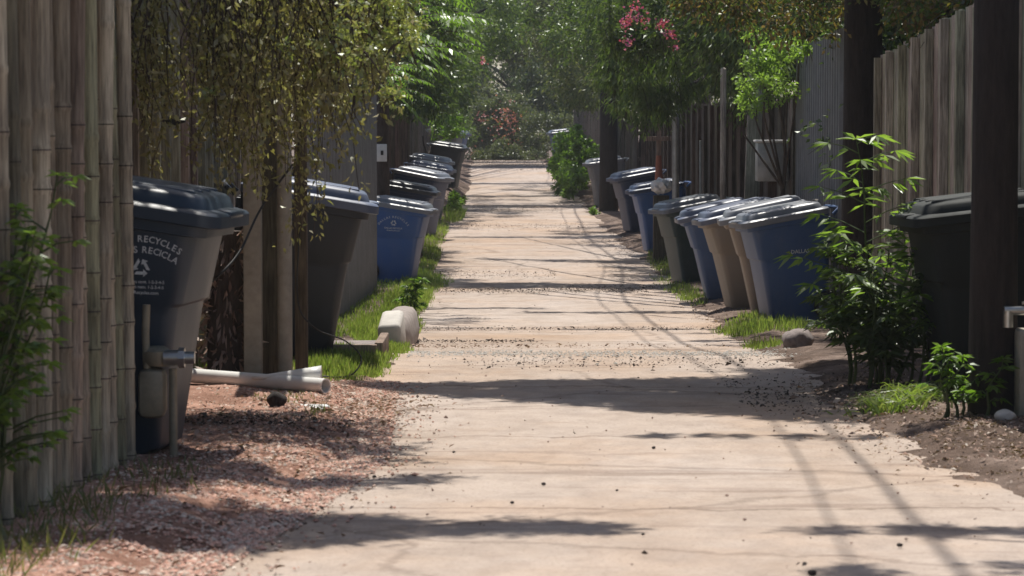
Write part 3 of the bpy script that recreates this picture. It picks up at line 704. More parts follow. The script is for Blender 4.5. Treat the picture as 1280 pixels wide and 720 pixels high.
# fitting at the right edge
s = thing('utility_box', 'grey utility box at the right edge with a shiny tap on top', 'utility box', (2.50, 13.3, Z(2.5, 13.3)))
mb = MB(); mb.box((.03, 0, .20), (.26, .22, .42), None, .015); link('box', mb.mesh('box', 35), M['concrete_post'], s)
mb = MB(); mb.tube([(-.16, -.02, .50), (-.02, -.02, .50)], .022, 10); mb.tube([(-.14, -.02, .50), (-.14, -.02, .42)], .024, 10); mb.tube([(-.02, -.02, .40), (-.02, -.02, .52)], .014, 8); mb.box((-.03, -.02, .535), (.09, .02, .012)); link('tap', mb.mesh('tap', 40), M['chrome'], s)

# bark stump / frayed dead palm trunk behind the near bin
mb = MB(); n = 16; rings = []
for i in range(13):
    z = .85*i/12; rad = .13*(1-.35*i/12)
    rings.append([Vector((rad*math.cos(2*math.pi*k/n)*(1+random.uniform(-.12, .12)), rad*math.sin(2*math.pi*k/n)*(1+random.uniform(-.12, .12)), z)) for k in range(n)])
mb.loft(rings)
root = thing('dead_stump', 'ragged dead stump with peeling fibres behind the near bin', 'stump', (-1.62, 15.9, Z(-1.62, 15.9)-.02))
link('trunk', mb.mesh('trunk', 60), M['bark'], root)
n = 420; th = rng.uniform(0, 6.28, n); zz = rng.uniform(.05, .85, n); rad = .13*(1-.35*zz/.85)
Cc = np.stack([rad*np.cos(th), rad*np.sin(th), zz], 1); Dd = np.stack([np.cos(th)*.8, np.sin(th)*.8, rng.normal(-.5, .9, n)], 1)
link('fibres', quads_mesh('fibres', leaf_quads(Cc, Dd, rng.uniform(.05, .13, n), rng.uniform(.012, .03, n))), M['chip'], root)

# ------------------------------------------------------------------ grass and litter (stuff)
def blades(pts, hgt, wd, lean=.35):
    n = len(pts); B = np.array(pts); th = rng.uniform(0, 6.28, n); H = rng.uniform(.5, 1.1, n)*hgt
    D = np.stack([np.cos(th)*lean*rng.uniform(.2, 1.6, n), np.sin(th)*lean*rng.uniform(.2, 1.6, n), np.ones(n)], 1)
    return leaf_quads(B, D, H, wd*rng.uniform(.7, 1.3, n), .2)
def patch(cx, cy, rx, ry, n, dz=0):
    a = rng.uniform(0, 6.28, n); r_ = np.sqrt(rng.uniform(0, 1, n)); x = cx+rx*r_*np.cos(a)+rng.normal(0, .02, n); y = cy+ry*r_*np.sin(a)
    return np.stack([x, y, gz(x, y)-.008+dz], 1)
Q = []
for cx, cy, rx, ry, n, h in [(-1.02, 17.2, .25, 1.3, 3200, .085), (-.90, 19.4, .17, 1.8, 3400, .08), (-1.08, 24.5, .26, 3.6, 4200, .09), (-1.12, 31, .22, 4.5, 4200, .11), (-1.1, 35.5, .34, 1.9, 2200, .12),
                             (-1.5, 28, .3, 8, 3000, .08), (-1.18, 40, .12, 4, 1100, .1), (-1.30, 48, .15, 7, 1200, .12), (-1.14, 56, .16, 2.5, 900, .28), (-1.5, 16.6, .4, .5, 900, .08),
                             (2.02, 32.5, .14, 2.6, 900, .09), (1.88, 35, .14, 2.0, 500, .09), (2.1, 39, .15, 3, 600, .1), (1.98, 24.0, .24, 1.2, 1100, .09), (2.25, 24.5, .3, 2, 900, .10), (1.85, 20.6, .12, .8, 300, .08), (1.30, 28.8, .12, .3, 60, .03)]:
    Q.append(blades(patch(cx, cy, rx, ry, n), h, .006+h*.03))
go = link('grass', quads_mesh('grass', np.concatenate(Q)), M['grass']); tag(go, 'short bright green grass along the alley verges', 'grass', kind='stuff')
Q = [blades(patch(-1.50, 8.4, .24, 1.3, 620), .10, .006, .7), blades(patch(-1.35, 10.2, .2, 1.0, 160), .07, .006, .5), blades(patch(-.93, 13.4, .05, .3, 60), .07, .005), blades(patch(-1.15, 14.4, .2, .3, 120), .04, .005)]
tag(link('dry_grass', quads_mesh('dry_grass', np.concatenate(Q)), M['grass_dry']), 'straggly half dry grass at the foot of the foreground fence', 'grass', kind='stuff')
# tuft on the right edge: long arching blades
def tuft(name, label, x, y, n, L, mt):
    B = np.array([[x+random.gauss(0, .09), y+random.gauss(0, .12), 0] for _ in range(n)]); B[:, 2] = gz(B[:, 0], B[:, 1])
    out = []; th = rng.uniform(0, 6.28, n); D = np.stack([np.cos(th)*.8, np.sin(th)*.5, np.ones(n)], 1); l = L*rng.uniform(.5, 1.1, n)
    seg = 4; P = B.copy(); S = norm(np.cross(D, rng.normal(size=(n, 3))))
    for k in range(seg):
        D2 = D.copy(); D2[:, 2] -= .55*k; D2 = norm(D2); Pn = P+D2*l[:, None]/seg; w0 = .005*(1-k/seg)+.0008; w1 = .005*(1-(k+1)/seg)+.0006
        out.append(np.stack([P-S*w0, P+S*w0, Pn+S*w1, Pn-S*w1], 1)); P = Pn
    return tag(link(name, quads_mesh(name, np.concatenate(out)), mt), label, 'grass', kind='stuff')
tuft('grass_tuft', 'arching grass tuft on the dirt below the tall weeds', 1.90, 13.9, 170, .26, M['grass'])
tuft('grass_tuft', 'broad low grass tuft right of the arching one', 2.08, 14.3, 110, .20, M['grass'])
tuft('grass_tuft', 'tiny weed tuft on the pavement at the bottom edge', .55, 7.95, 40, .05, M['leaf_mid'])

def bits(x, y, size, asp=.7, dz=.004, flat=True):
    n = len(x); C_ = np.stack([x, y, gz(x, y)], 1); pr = prof(y)+.012; C_[:, 2] = np.where((x > redge_l(y)-.05) & (x < redge_r(y)+.05), np.maximum(C_[:, 2], pr), C_[:, 2])+dz
    th = rng.uniform(0, 6.28, n); D = np.stack([np.cos(th), np.sin(th), rng.uniform(-.1, .6, n)], 1)
    s_ = size*rng.lognormal(0, .4, n); return leaf_quads(C_, D, s_, s_*asp, .35, up=(0, 0, 1.2))
def stone_mesh(name, x, y, size, dz=0):
    n = len(x); base = np.array([[1, 0, 0], [-1, 0, 0], [0, 1, 0], [0, -1, 0], [0, 0, .8], [0, 0, -.8]])
    z = gz(x, y); z = np.where((x > redge_l(y)-.05) & (x < redge_r(y)+.05), np.maximum(z, prof(y)+.006), z)+dz
    s_ = size*rng.lognormal(0, .35, n); th = rng.uniform(0, 6.28, n); c, s2 = np.cos(th), np.sin(th)
    V = base[None]*s_[:, None, None]*rng.uniform(.6, 1.3, (n, 6, 1)); X = V[..., 0]*c[:, None]-V[..., 1]*s2[:, None]; Y = V[..., 0]*s2[:, None]+V[..., 1]*c[:, None]
    V = np.stack([X+x[:, None], Y+y[:, None], V[..., 2]*.7+z[:, None]], -1).reshape(-1, 3)
    f = np.array([[0, 2, 4], [2, 1, 4], [1, 3, 4], [3, 0, 4], [2, 0, 5], [1, 2, 5], [3, 1, 5], [0, 3, 5]]); Fs = (f[None]+(np.arange(n)*6)[:, None, None]).reshape(-1, 3)
    m = bpy.data.meshes.new(name); m.from_pydata(V.tolist(), [], Fs.tolist()); m.update(); return m
n = 26000; y = rng.uniform(7.0, 16.2, n); x = redge_l(y)+.18 - np.abs(rng.normal(0, .42, n))
x[:2600] = redge_l(y[:2600]) + np.abs(rng.normal(0, .16, 2600)) - .05
k = (x > -1.95); tag(link('red_gravel', stone_mesh('red_gravel', x[k], y[k], .0070), M['gravel_bits']), 'reddish pink gravel spread over the left verge', 'gravel', kind='stuff')
# twigs, chips and dead leaves
X = []; Y = []
def sc(cx, cy, sx, sy, n): X.append(rng.normal(cx, sx, n)); Y.append(rng.normal(cy, sy, n))
sc(-.72, 14.3, .17, .5, 900); sc(-1.0, 13.4, .25, .5, 350); sc(-1.2, 11.5, .35, 1.6, 2600); sc(2.15, 12.4, .32, .9, 2600); sc(1.9, 14.8, .3, .8, 900); sc(2.3, 10.8, .3, .8, 700)
sc(-.6, 20.3, .35, .25, 300); sc(.3, 20.6, .8, .35, 300); sc(2.0, 28, .15, 3, 500); sc(1.95, 46, .3, 3, 700)
tag(link('leaf_litter', quads_mesh('leaf_litter', bits(np.concatenate(X), np.concatenate(Y), .017, .45)), M['chip']), 'dry leaves and wood chips drifted along the alley edges', 'leaf litter', kind='stuff')
X = []; Y = []
for yb, xa, xb, n, sy in [(24.6, -.9, 1.9, 700, .25), (33.2, -1.1, 1.6, 1700, .3), (33.9, .6, 2.1, 500, .3), (37, -1.1, .6, 500, .5), (52, -1, 1.4, 600, .8), (60, -.9, 1.0, 700, 1.0), (94, -1.4, 1.1, 5200, 3.0), (101, -1.6, 1.3, 5000, 2.0), (17.6, -.3, 1.8, 500, .3), (15, 1.2, 2.2, 900, .8), (12.9, -1.6, -.75, 600, .15), (22, -.8, .2, 400, .2)]:
    X.append(rng.uniform(xa, xb, n)); Y.append(rng.normal(yb, sy, n))
X.append(rng.uniform(-1.6, 2, 350)); Y.append(rng.uniform(7.5, 60, 350))
tag(link('dark_debris', quads_mesh('dark_debris', bits(np.concatenate(X), np.concatenate(Y), .014, .6)), M['dark_bits']), 'dark bark crumbs and rotted leaves washed across the pavement', 'leaf litter', kind='stuff')
x = rng.uniform(-.6, 2.0, 190)**1; y = rng.uniform(7.6, 22, 190)
tag(link('loose_pebbles', stone_mesh('loose_pebbles', x, y, .0045), M['chip']), 'tiny loose pebbles scattered over the sunlit pavement', 'pebbles', kind='stuff')
x = rng.uniform(-.7, 1.9, 2600); y = rng.normal(18.9, .35, 2600)
tag(link('pale_gravel', stone_mesh('pale_gravel', x, y, .006), M['rock_white']), 'line of pale gravel washed across the alley', 'gravel', kind='stuff')
for i, (px, py, d_, s_) in enumerate([(-.25, 12.0, 0, .016), (-.54, 10.9, 0, .02), (.0, 9.9, 0, .018), (.39, 10.35, 0, .014), (.12, 10.6, 0, .02), (.62, 12.2, 0, .02), (1.2, 8.6, 0, .022), (.86, 7.95, 0, .03), (.42, 8.9, 0, .014), (-.9, 10.2, 0, .02)]):
    pos = ['left of the alley centre', 'near the gravel edge on the left', 'on bare pavement low in the centre', 'just right of centre', 'centre of the pavement', 'below the wide tree shadow', 'near the double wire shadows', 'at the bottom edge beside the tiny weed', 'low on the pavement right of centre', 'among the red gravel'][i]
    s_ *= .6
    rock('pebble', 'small dark pebble ' + pos, (px, py, Z(px, py)+.03 if px < -.8 else float(prof(py))+.008), (s_*1.5, s_*1.3, s_), M['bark_dark'], 30+i, 'pebble', 2, group='pebbles on the pavement')

# ------------------------------------------------------------------ plants
def tree(name, label, base, h, r, clumps, leafmat, barkmat, L=.08, Wd=.03, hang=0.0, cat='tree', group=None, lean=(0, 0), limb_every=8, extra=None, spread=.55):
    """clumps: list of (x,y,z,radius,count), world coordinates"""
    bx, by = base; bz = Z(bx, by)-.1
    root = thing(name, label, cat, (bx, by, bz), group=group); o = np.array([bx, by, bz])
    top = Vector((lean[0], lean[1], h)); mb = MB()
    pts = [Vector((top.x*t_**1.5+math.sin(t_*7+bx)*.06, top.y*t_**1.5+math.cos(t_*6)*.05, h*t_)) for t_ in np.linspace(0, 1, 8)]
    mb.tube(pts, [r*(1.25 if i == 0 else 1-.5*i/7) for i in range(8)], 10)
    lm = MB()
    C_ = []; D_ = []; S_ = []
    for i, (cx, cy, cz, cr, cn) in enumerate(clumps):
        c = Vector((cx, cy, cz)) - Vector(o)
        if i % limb_every == 0:
            a = pts[min(7, 4+i % 4)]; mid = a.lerp(c, .55)+Vector((random.uniform(-.2, .2), random.uniform(-.2, .2), .15*(c-a).length*(.6)))
            P = [a.lerp(mid, k/3) for k in range(3)] + [mid.lerp(c, k/3) for k in range(4)]
            rr_ = max(.012, r*.33); lm.tube(P, [rr_*(1-.85*k/6)+.003 for k in range(7)], 6)
        # twigs
        for q in range(2):
            e = c+Vector((random.gauss(0, cr*.5), random.gauss(0, cr*.5), random.gauss(-hang*.4, cr*.4))); lm.tube([c, c.lerp(e, .5)+Vector((0, 0, cr*.1)), e], [.006, .004, .002], 4)
        n = int(cn); g_ = rng.normal(size=(n, 3)); g_ = norm(g_)*(rng.uniform(0, 1, (n, 1))**spread)*cr*np.array([1, 1, .75])
        tw = rng.normal(size=(max(3, n//12), 3))*cr*.45; g_ = g_*.5+tw[rng.integers(0, len(tw), n)]*.75
        C_.append(np.array(c)+g_); d_ = norm(g_+rng.normal(size=(n, 3))*cr*.6); d_[:, 2] -= hang; D_.append(d_)
    C_ = np.concatenate(C_); D_ = np.concatenate(D_); n = len(C_)
    link('trunk', mb.mesh('trunk', 60), barkmat, root)
    if lm.v: link('limbs', lm.mesh('limbs', 60), barkmat, root)
    l = L*rng.uniform(.6, 1.3, n)
    link('crown', quads_mesh('crown', leaf_quads(C_, D_, l, l*Wd/L)), leafmat, root)
    if extra: 
        for nm, cl, mt_, LL in extra:
            P = np.concatenate([np.array([a, b, c])-o+rng.normal(size=(k_, 3))*rr_*.5 for a, b, c, rr_, k_ in cl]); 
            link(nm, quads_mesh(nm, leaf_quads(P, rng.normal(size=(len(P), 3)), LL, LL*.9)), mt_, root)
    return root
def ell(cx, cy, cz, rx, ry, rz, n, cr, cnt, shell=.35):
    out = []
    for _ in range(n):
        v = rng.normal(size=3); v /= np.linalg.norm(v); q = rng.uniform(shell, 1)**.6
        out.append((cx+v[0]*rx*q, cy+v[1]*ry*q, cz+v[2]*rz*q, cr*rng.uniform(.6, 1.35), int(cnt*rng.uniform(.5, 1.4))))
    return out
E = ZC   # eye height

# overhanging willowy trees, left and right, in the middle distance
def from_view(spec):
    """list of (xm, y, above-eye height, radius, count)"""
    return [(a, b, E+c, r_, n) for a, b, c, r_, n in spec]
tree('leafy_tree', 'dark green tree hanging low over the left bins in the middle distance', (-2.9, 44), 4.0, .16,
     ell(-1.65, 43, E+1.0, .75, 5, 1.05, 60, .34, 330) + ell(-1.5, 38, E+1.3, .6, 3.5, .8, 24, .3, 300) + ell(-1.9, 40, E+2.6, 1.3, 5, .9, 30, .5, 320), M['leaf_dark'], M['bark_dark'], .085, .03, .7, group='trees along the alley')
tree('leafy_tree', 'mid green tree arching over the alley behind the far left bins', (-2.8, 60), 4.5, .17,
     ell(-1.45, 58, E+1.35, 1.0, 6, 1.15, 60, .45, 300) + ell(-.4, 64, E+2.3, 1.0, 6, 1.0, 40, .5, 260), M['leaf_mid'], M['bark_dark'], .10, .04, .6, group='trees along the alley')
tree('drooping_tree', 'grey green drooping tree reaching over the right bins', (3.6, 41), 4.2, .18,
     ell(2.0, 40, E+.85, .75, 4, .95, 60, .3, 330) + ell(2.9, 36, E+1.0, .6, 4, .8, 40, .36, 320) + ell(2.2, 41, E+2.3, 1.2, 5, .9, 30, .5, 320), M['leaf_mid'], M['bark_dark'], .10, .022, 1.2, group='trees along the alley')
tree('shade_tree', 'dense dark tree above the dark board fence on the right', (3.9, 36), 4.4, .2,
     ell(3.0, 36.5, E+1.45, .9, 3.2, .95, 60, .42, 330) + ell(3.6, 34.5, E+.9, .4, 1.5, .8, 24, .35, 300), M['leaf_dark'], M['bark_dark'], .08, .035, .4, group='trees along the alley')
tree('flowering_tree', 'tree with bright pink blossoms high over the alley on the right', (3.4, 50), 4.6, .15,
     ell(1.9, 50, E+1.65, 1.3, 5, 1.0, 70, .4, 300) + ell(1.6, 35.2, E+1.15, .6, .8, .35, 16, .2, 160), M['leaf_mid'], M['bark'], .08, .03, .5, group='trees along the alley',
     extra=[('blossom', [(1.50, 34.2, E+1.28, .14, 90), (1.38, 34.2, E+1.18, .08, 40), (1.83, 34.3, E+1.16, .09, 50), (1.95, 34.2, E+1.05, .07, 36), (1.40, 34.0, E+.95, .08, 30), (1.98, 34.1, E+.88, .05, 16), (-.35, 34, E+.72, .06, 14)], M['flower'], .038)])
tree('leafy_tree', 'feathery tree closing the view over the right verge far away', (3.2, 66), 4.6, .2,
     ell(1.9, 66, E+1.5, 1.2, 7, 1.4, 80, .5, 280) + ell(.8, 74, E+2.6, 1.2, 6, 1.1, 40, .6, 260), M['leaf_far'], M['bark_dark'], .10, .035, .8, group='trees along the alley')
# far background
tree('crape_myrtle', 'bush with dusty pink blossoms at the far end of the alley', (-.5, 108), 1.6, .08,
     ell(-.5, 108, E-.3, 1.5, 1.6, 1.35, 110, .4, 220), M['leaf_far'], M['bark'], .11, .05, .2, cat='shrub',
     extra=[('blossom', [(-.35, 105.9, E+.2, .55, 80), (-1.1, 106, E+.1, .3, 30), (0.0, 105.8, E+.05, .4, 30), (-.2, 105.8, E-.45, .6, 80), (-1.5, 105.8, E-1.3, .5, 40), (.3, 105.8, E-.9, .5, 24)], M['flower_dusty'], .08)])
far = [('broad grey green tree closing the alley just left of the blossoms', -3.0, 112, 2.2, 0.8, 'leaf_far'), ('tall dark tree directly behind the dusty pink blossoms', .2, 122, 3.0, 2.6, 'leaf_dark'), ('shadowy tree right of the dusty pink blossoms', 2.3, 112, 2.0, 1.0, 'leaf_dark'),
       ('tall greyish tree rising behind the far left fence', -4.8, 100, 3.0, 2.4, 'leaf_far'), ('tall greyish tree rising behind the far right fence', 5.2, 98, 3.2, 2.2, 'leaf_far'), ('high crown spreading over the far end of the alley', .2, 96, 2.6, 4.0, 'leaf_far')]
for i, (lb, x, y, rx, dz, mk) in enumerate(far):
    tree('background_tree', lb, (x + (3.5 if i == 5 else 0), y), 3.2+dz, .22, ell(x, y, E+dz, rx, 2.5, 2.2, 90, .65, 230), M[mk], M['bark_dark'], .15, .065, .5, group='trees closing the end of the alley')
tree('screening_shrub', 'low leafy thicket across the foot of the pink blossoms', (-.3, 104.6), .8, .05, ell(-.3, 104.6, E-1.35, 1.6, .6, .45, 60, .28, 170), M['leaf_far'], M['bark_dark'], .09, .04, .3, cat='shrub', group='shrubs at the end of the alley')
tree('screening_shrub', 'low tangled shrub under the trees right of the pink blossoms', (1.6, 106), 1.0, .06, ell(1.5, 106, E-.6, 1.2, 1.5, 1.0, 50, .35, 200), M['leaf_far'], M['bark_dark'], .11, .045, .3, cat='shrub', group='shrubs at the end of the alley')
tree('screening_shrub', 'low tangled shrub left of the pink blossoms', (-2.3, 105), 1.0, .06, ell(-2.3, 104, E-.4, .9, 2.0, 1.1, 50, .35, 200), M['leaf_mid'], M['bark_dark'], .11, .045, .3, cat='shrub', group='shrubs at the end of the alley')
# right bright shrub
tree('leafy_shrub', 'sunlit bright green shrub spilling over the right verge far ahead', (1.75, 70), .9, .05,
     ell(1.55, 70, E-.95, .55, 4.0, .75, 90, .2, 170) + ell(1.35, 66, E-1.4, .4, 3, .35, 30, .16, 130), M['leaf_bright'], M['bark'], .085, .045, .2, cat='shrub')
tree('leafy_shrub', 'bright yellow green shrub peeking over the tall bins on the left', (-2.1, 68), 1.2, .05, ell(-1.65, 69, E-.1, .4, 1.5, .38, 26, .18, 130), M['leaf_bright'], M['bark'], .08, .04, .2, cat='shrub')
tree('roadside_weed', 'bright weed clump at the foot of the left bins', (-1.15, 56), .3, .02, ell(-1.10, 56, Z(-1.1, 56)+.28, .14, 1.2, .28, 24, .1, 90), M['leaf_bright'], M['bark'], .06, .03, .1, cat='weed')
tree('roadside_weed', 'small weed beside the grey bin on the right verge', (1.72, 57), .15, .015, ell(1.72, 57, Z(1.72, 57)+.1, .12, .6, .1, 8, .07, 60), M['leaf_bright'], M['bark'], .05, .03, .1, cat='weed')
# left top: pale sunlit foliage in front of the dark tree
tree('sunlit_branch_tree', 'pale yellow green sunlit foliage above the grey panel fence', (-2.7, 12.6), 4.4, .06,
     from_view([(-.66+random.gauss(0, .09), 12.8+random.gauss(0, .35), .40+random.gauss(0, .12), .085, 90) for _ in range(26)] + [(-.55+random.gauss(0, .06), 12.8+random.gauss(0, .3), .50+random.gauss(0, .07), .07, 90) for _ in range(10)] + [(-.85+random.gauss(0, .12), 12.9+random.gauss(0, .3), .33+random.gauss(0, .12), .06, 45) for _ in range(10)]),
     M['leaf_pale'], M['bark'], .026, .014, .2, group='trees along the alley', limb_every=16, lean=(1.7, 0))
# right vine on the fence end
tree('climbing_vine', 'bright green vine spilling over the end of the tall grey panel fence', (2.82, 29.5), 2.3, .03,
     from_view([(2.66+random.gauss(0, .13), 29.2+random.gauss(0, .4), .42+random.gauss(0, .20), .13, 110) for _ in range(34)] + [(2.98+random.uniform(-.2, .4), 28+random.gauss(0, .6), .70+random.gauss(0, .04), .09, 90) for _ in range(12)]),
     M['leaf_weed'], M['bark'], .048, .024, .3, cat='vine')
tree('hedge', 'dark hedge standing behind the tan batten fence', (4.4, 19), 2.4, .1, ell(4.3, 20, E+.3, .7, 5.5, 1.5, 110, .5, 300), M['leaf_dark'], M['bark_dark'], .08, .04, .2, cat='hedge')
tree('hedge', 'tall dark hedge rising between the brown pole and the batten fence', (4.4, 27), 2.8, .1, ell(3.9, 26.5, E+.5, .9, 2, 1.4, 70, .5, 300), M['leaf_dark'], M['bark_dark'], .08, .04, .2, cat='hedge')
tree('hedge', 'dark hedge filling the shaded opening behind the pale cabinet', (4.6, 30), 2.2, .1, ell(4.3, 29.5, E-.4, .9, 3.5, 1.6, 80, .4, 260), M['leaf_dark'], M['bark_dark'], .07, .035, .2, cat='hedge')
# right top canopy (thin, mixed colours)
tree('overhanging_tree', 'mixed green and reddish foliage hanging along the top over the right fences', (4.4, 23), 4.2, .16,
     ell(2.6, 24, E+1.15, 1.3, 3, .40, 70, .26, 220) + ell(3.2, 19.8, E+1.0, .6, 2.2, .30, 26, .24, 200), M['leaf_mixed'], M['bark'], .055, .026, .4, group='trees along the alley')

# hanging dry branches on the left foreground: strands that fall from above
def strands(name, label, base, spec, leafmat, L, Wd, cat='tree'):
    """spec: (x, y, ztop, zbot)"""
    bx, by = base; bz = Z(bx, by)-.1; root = thing(name, label, cat, (bx, by, bz), group='trees along the alley'); o = np.array([bx, by, bz])
    mb = MB(); mb.tube([(0, 0, 0), (.05, 0, 1.5), (.3, .1, 2.8), (.7, 0, 3.6)], [.12, .10, .08, .05], 10); link('trunk', mb.mesh('trunk', 60), M['bark'], root)
    tw = MB(); C_ = []; D_ = []
    for x, y, zt, zb_ in spec:
        n = max(4, int((zt-zb_)/.012)); t_ = rng.uniform(0, 1, n)**.9; ph = random.uniform(0, 6); am = random.uniform(.02, .07); dx = random.uniform(-.10, .22)*(zt-zb_)
        px = x+dx*t_+am*np.sin(t_*5+ph); py = y+am*np.cos(t_*4+ph); pz = zt+(zb_-zt)*t_
        P = np.stack([px, py, pz], 1)-o+rng.normal(size=(n, 3))*.028
        C_.append(P); D_.append(rng.normal(size=(n, 3))*.6+np.array([.1, 0, -.75]))
        tt = np.linspace(0, 1, 6); tw.tube([Vector((x+dx*a+am*math.sin(a*5+ph), y+am*math.cos(a*4+ph), zt+(zb_-zt)*a))-Vector(o) for a in tt], [.0045, .004, .0035, .003, .002, .0015], 4)
    link('limbs', tw.mesh('limbs', 60), M['bark'], root)
    C_ = np.concatenate(C_); n = len(C_); l = L*rng.uniform(.6, 1.3, n)
    link('crown', quads_mesh('crown', leaf_quads(C_, np.concatenate(D_), l, l*Wd/L)), leafmat, root); return root
def low(px):   # image x -> lowest y of the hanging foliage
    return np.interp(px, [170, 190, 215, 232, 260, 300, 330, 350, 372, 390, 405, 430, 455, 485], [215, 225, 90, 110, 235, 245, 200, 170, 150, 240, 175, 165, 150, 70])
spec = []
for _ in range(275):
    px = random.uniform(172, 490); d = random.uniform(12.8, 14.5)
    if 196 < px < 236 and random.random() < .72: continue
    if random.random() < .18 and px > 380: continue
    yb = float(low(px))*random.uniform(.45, 1.05); s_ = 3500/d
    x = (px-640)/s_; zb_ = E-(yb-150)/s_; zt = E+random.uniform(.55, .95)+ (0 if d < 15 else .1)
    spec.append((x, d, max(zt, zb_+.2), zb_))
for _ in range(5):
    d = 14.0; s_ = 3500/d; px = random.uniform(385, 402); spec.append(((px-660)/s_, d, E+.5, E-(random.uniform(265, 308)-150)/s_))
strands('drooping_tree', 'dry olive brown branches hanging in front of the left plank fence', (-2.5, 15), spec, M['leaf_olive'], .040, .017)

# bright pinnate fronds over the left bins
def fronds(name, label, base, spec, mt, cat='tree'):
    bx, by = base; bz = Z(bx, by)-.1; root = thing(name, label, cat, (bx, by, bz), group='trees along the alley'); o = np.array([bx, by, bz])
    mb = MB(); mb.tube([(0, 0, 0), (.1, 0, 1.5), (.4, 0, 3.0), (.9, 0, 3.9)], [.1, .08, .06, .03], 8); link('trunk', mb.mesh('trunk', 60), M['bark'], root)
    rm_ = MB(); C_ = []; D_ = []; L_ = []
    for (x, y, z), (dx, dy, dz), Lf in spec:
        d = np.array([dx, dy, dz]); d = d/np.linalg.norm(d); p = np.array([x, y, z])-o; pts = [Vector(p)]
        side = np.cross(d, [0, 0, 1]); side /= np.linalg.norm(side)
        K = 13
        for k in range(K):
            d = d+np.array([0, 0, -.07]); d /= np.linalg.norm(d); p = p+d*Lf/K; pts.append(Vector(p))
            for sgn in (-1, 1):
                C_.append(p); D_.append(side*sgn*.8+d*.5+np.array([0, 0, -.45])+rng.normal(size=3)*.08); L_.append(Lf*.21*math.sin(math.pi*(k+2.2)/(K+3)))
        rm_.tube(pts, [.004]*7+[.002]*(len(pts)-7), 4)
    link('limbs', rm_.mesh('limbs', 60), M['bark'], root); L_ = np.array(L_)
    link('crown', quads_mesh('crown', leaf_quads(np.array(C_), np.array(D_), L_, L_*.3, .2, up=(0, 0, 2))), mt, root)
sp = []
for _ in range(46):
    sp.append(((random.uniform(-1.5, -.65), 28+random.gauss(0, .8), E+random.uniform(.7, 1.5)), (random.uniform(.2, 1), random.uniform(-.6, .4), random.uniform(-.1, .5)), random.uniform(.45, .7)))
for _ in range(26):
    sp.append(((random.uniform(-1.6, -1.0), 30+random.gauss(0, 1), E+random.uniform(.2, .9)), (random.uniform(.1, .8), random.uniform(-.6, .4), random.uniform(-.3, .3)), random.uniform(.35, .6)))
fronds('feathery_leaved_tree', 'bright green feathery fronds reaching over the left side near the top', (-2.7, 28.5), sp, M['leaf_bright'])

# tall lance-leaved weed on the right
def weed(name, label, base, stems, mt, L=.11, Wd=.02, cat='weed'):
    bx, by = base; bz = Z(bx, by)-.02; root = thing(name, label, cat, (bx, by, bz)); mb = MB(); C_ = []; D_ = []; L_ = []
    for (ox, oy, hx, hy, H, nb, ls) in stems:
        pts = [Vector((ox+hx*t_**1.4+.015*math.sin(9*t_), oy+hy*t_, H*t_)) for t_ in np.linspace(0, 1, 10)]
        mb.tube(pts, [.009*(1-.8*i/9)+.001 for i in range(10)], 6)
        for k in range(nb):
            f = .25+.75*(k+.5)/nb; i = f*9; p = pts[int(i)].lerp(pts[min(9, int(i)+1)], i-int(i)); a = k*2.4+random.uniform(-.4, .4); bl = (.34*(1-f)+.10)*ls*random.uniform(.8, 1.2)*H/1.3
            d = Vector((math.cos(a), math.sin(a)*.8, .35)).normalized(); e = p+d*bl
            mb.tube([p, p+d*bl*.5+Vector((0, 0, .012)), e], [.004, .003, .0015], 4)
            for q in np.linspace(.35, 1, max(2, int(bl/.07))):
                c = p.lerp(e, q)
                for s_ in range(6 if q > .95 else 3):
                    aa = a+(s_-2.5)*.55 if q > .95 else a+random.choice((-1, 1))*random.uniform(.6, 1.4)
                    C_.append(c); D_.append((math.cos(aa), math.sin(aa), random.uniform(-.55, .1))); L_.append(L*ls*random.uniform(.7, 1.2))
        for s_ in range(8):
            aa = s_*.8; C_.append(pts[-1]); D_.append((math.cos(aa), math.sin(aa), random.uniform(-.2, .5))); L_.append(L*.9*ls)
    link('stems', mb.mesh('stems', 60), M['leaf_mid'], root); L_ = np.array(L_)
    link('leaves', quads_mesh('leaves', leaf_quads(np.array([tuple(c) for c in C_]), np.array(D_), L_, L_*Wd/L, .25, up=(0, 0, 1.5))), mt, root); return root
weed('tall_weed', 'tall lance leaved weed rising in front of the dark utility pole on the right', (2.0, 15.2), [(0, 0, -.14, 0, 1.36, 19, 1.35), (.05, .1, .22, 0, .95, 12, 1.4), (.1, .1, .5, 0, .75, 12, 1.4)], M['leaf_weed'], .095, .017)
weed('bushy_weed', 'dense shaded weed bush below the tall lance leaved weed', (2.22, 15.3), [(random.uniform(-.36, .36), random.uniform(-.35, .35), random.uniform(-.15, .2), 0, random.uniform(.4, .8), 10, 1) for _ in range(17)], M['leaf_mid'], .10, .026)
weed('low_weed', 'small sunlit weed growing left of the shiny tap', (2.16, 13.3), [(random.uniform(-.12, .12), random.uniform(-.1, .1), random.uniform(-.1, .1), 0, random.uniform(.22, .36), 7, .9) for _ in range(5)], M['leaf_bright'], .07, .02)
weed('creeping_weed', 'shaded weeds at the foot of the grey panel fence on the right', (2.62, 20.5), [(random.uniform(-.3, .3), random.uniform(-.35, .35), 0, 0, random.uniform(.25, .5), 8, .9) for _ in range(16)], M['leaf_mid'], .08, .022)
weed('grass_weed', 'small lit weed sprig between the charcoal bin and the blue bin', (-1.05, 27.5), [(random.uniform(-.1, .1), 0, random.uniform(0, .15), 0, random.uniform(.3, .45), 6, 1) for _ in range(4)], M['leaf_bright'], .08, .03)
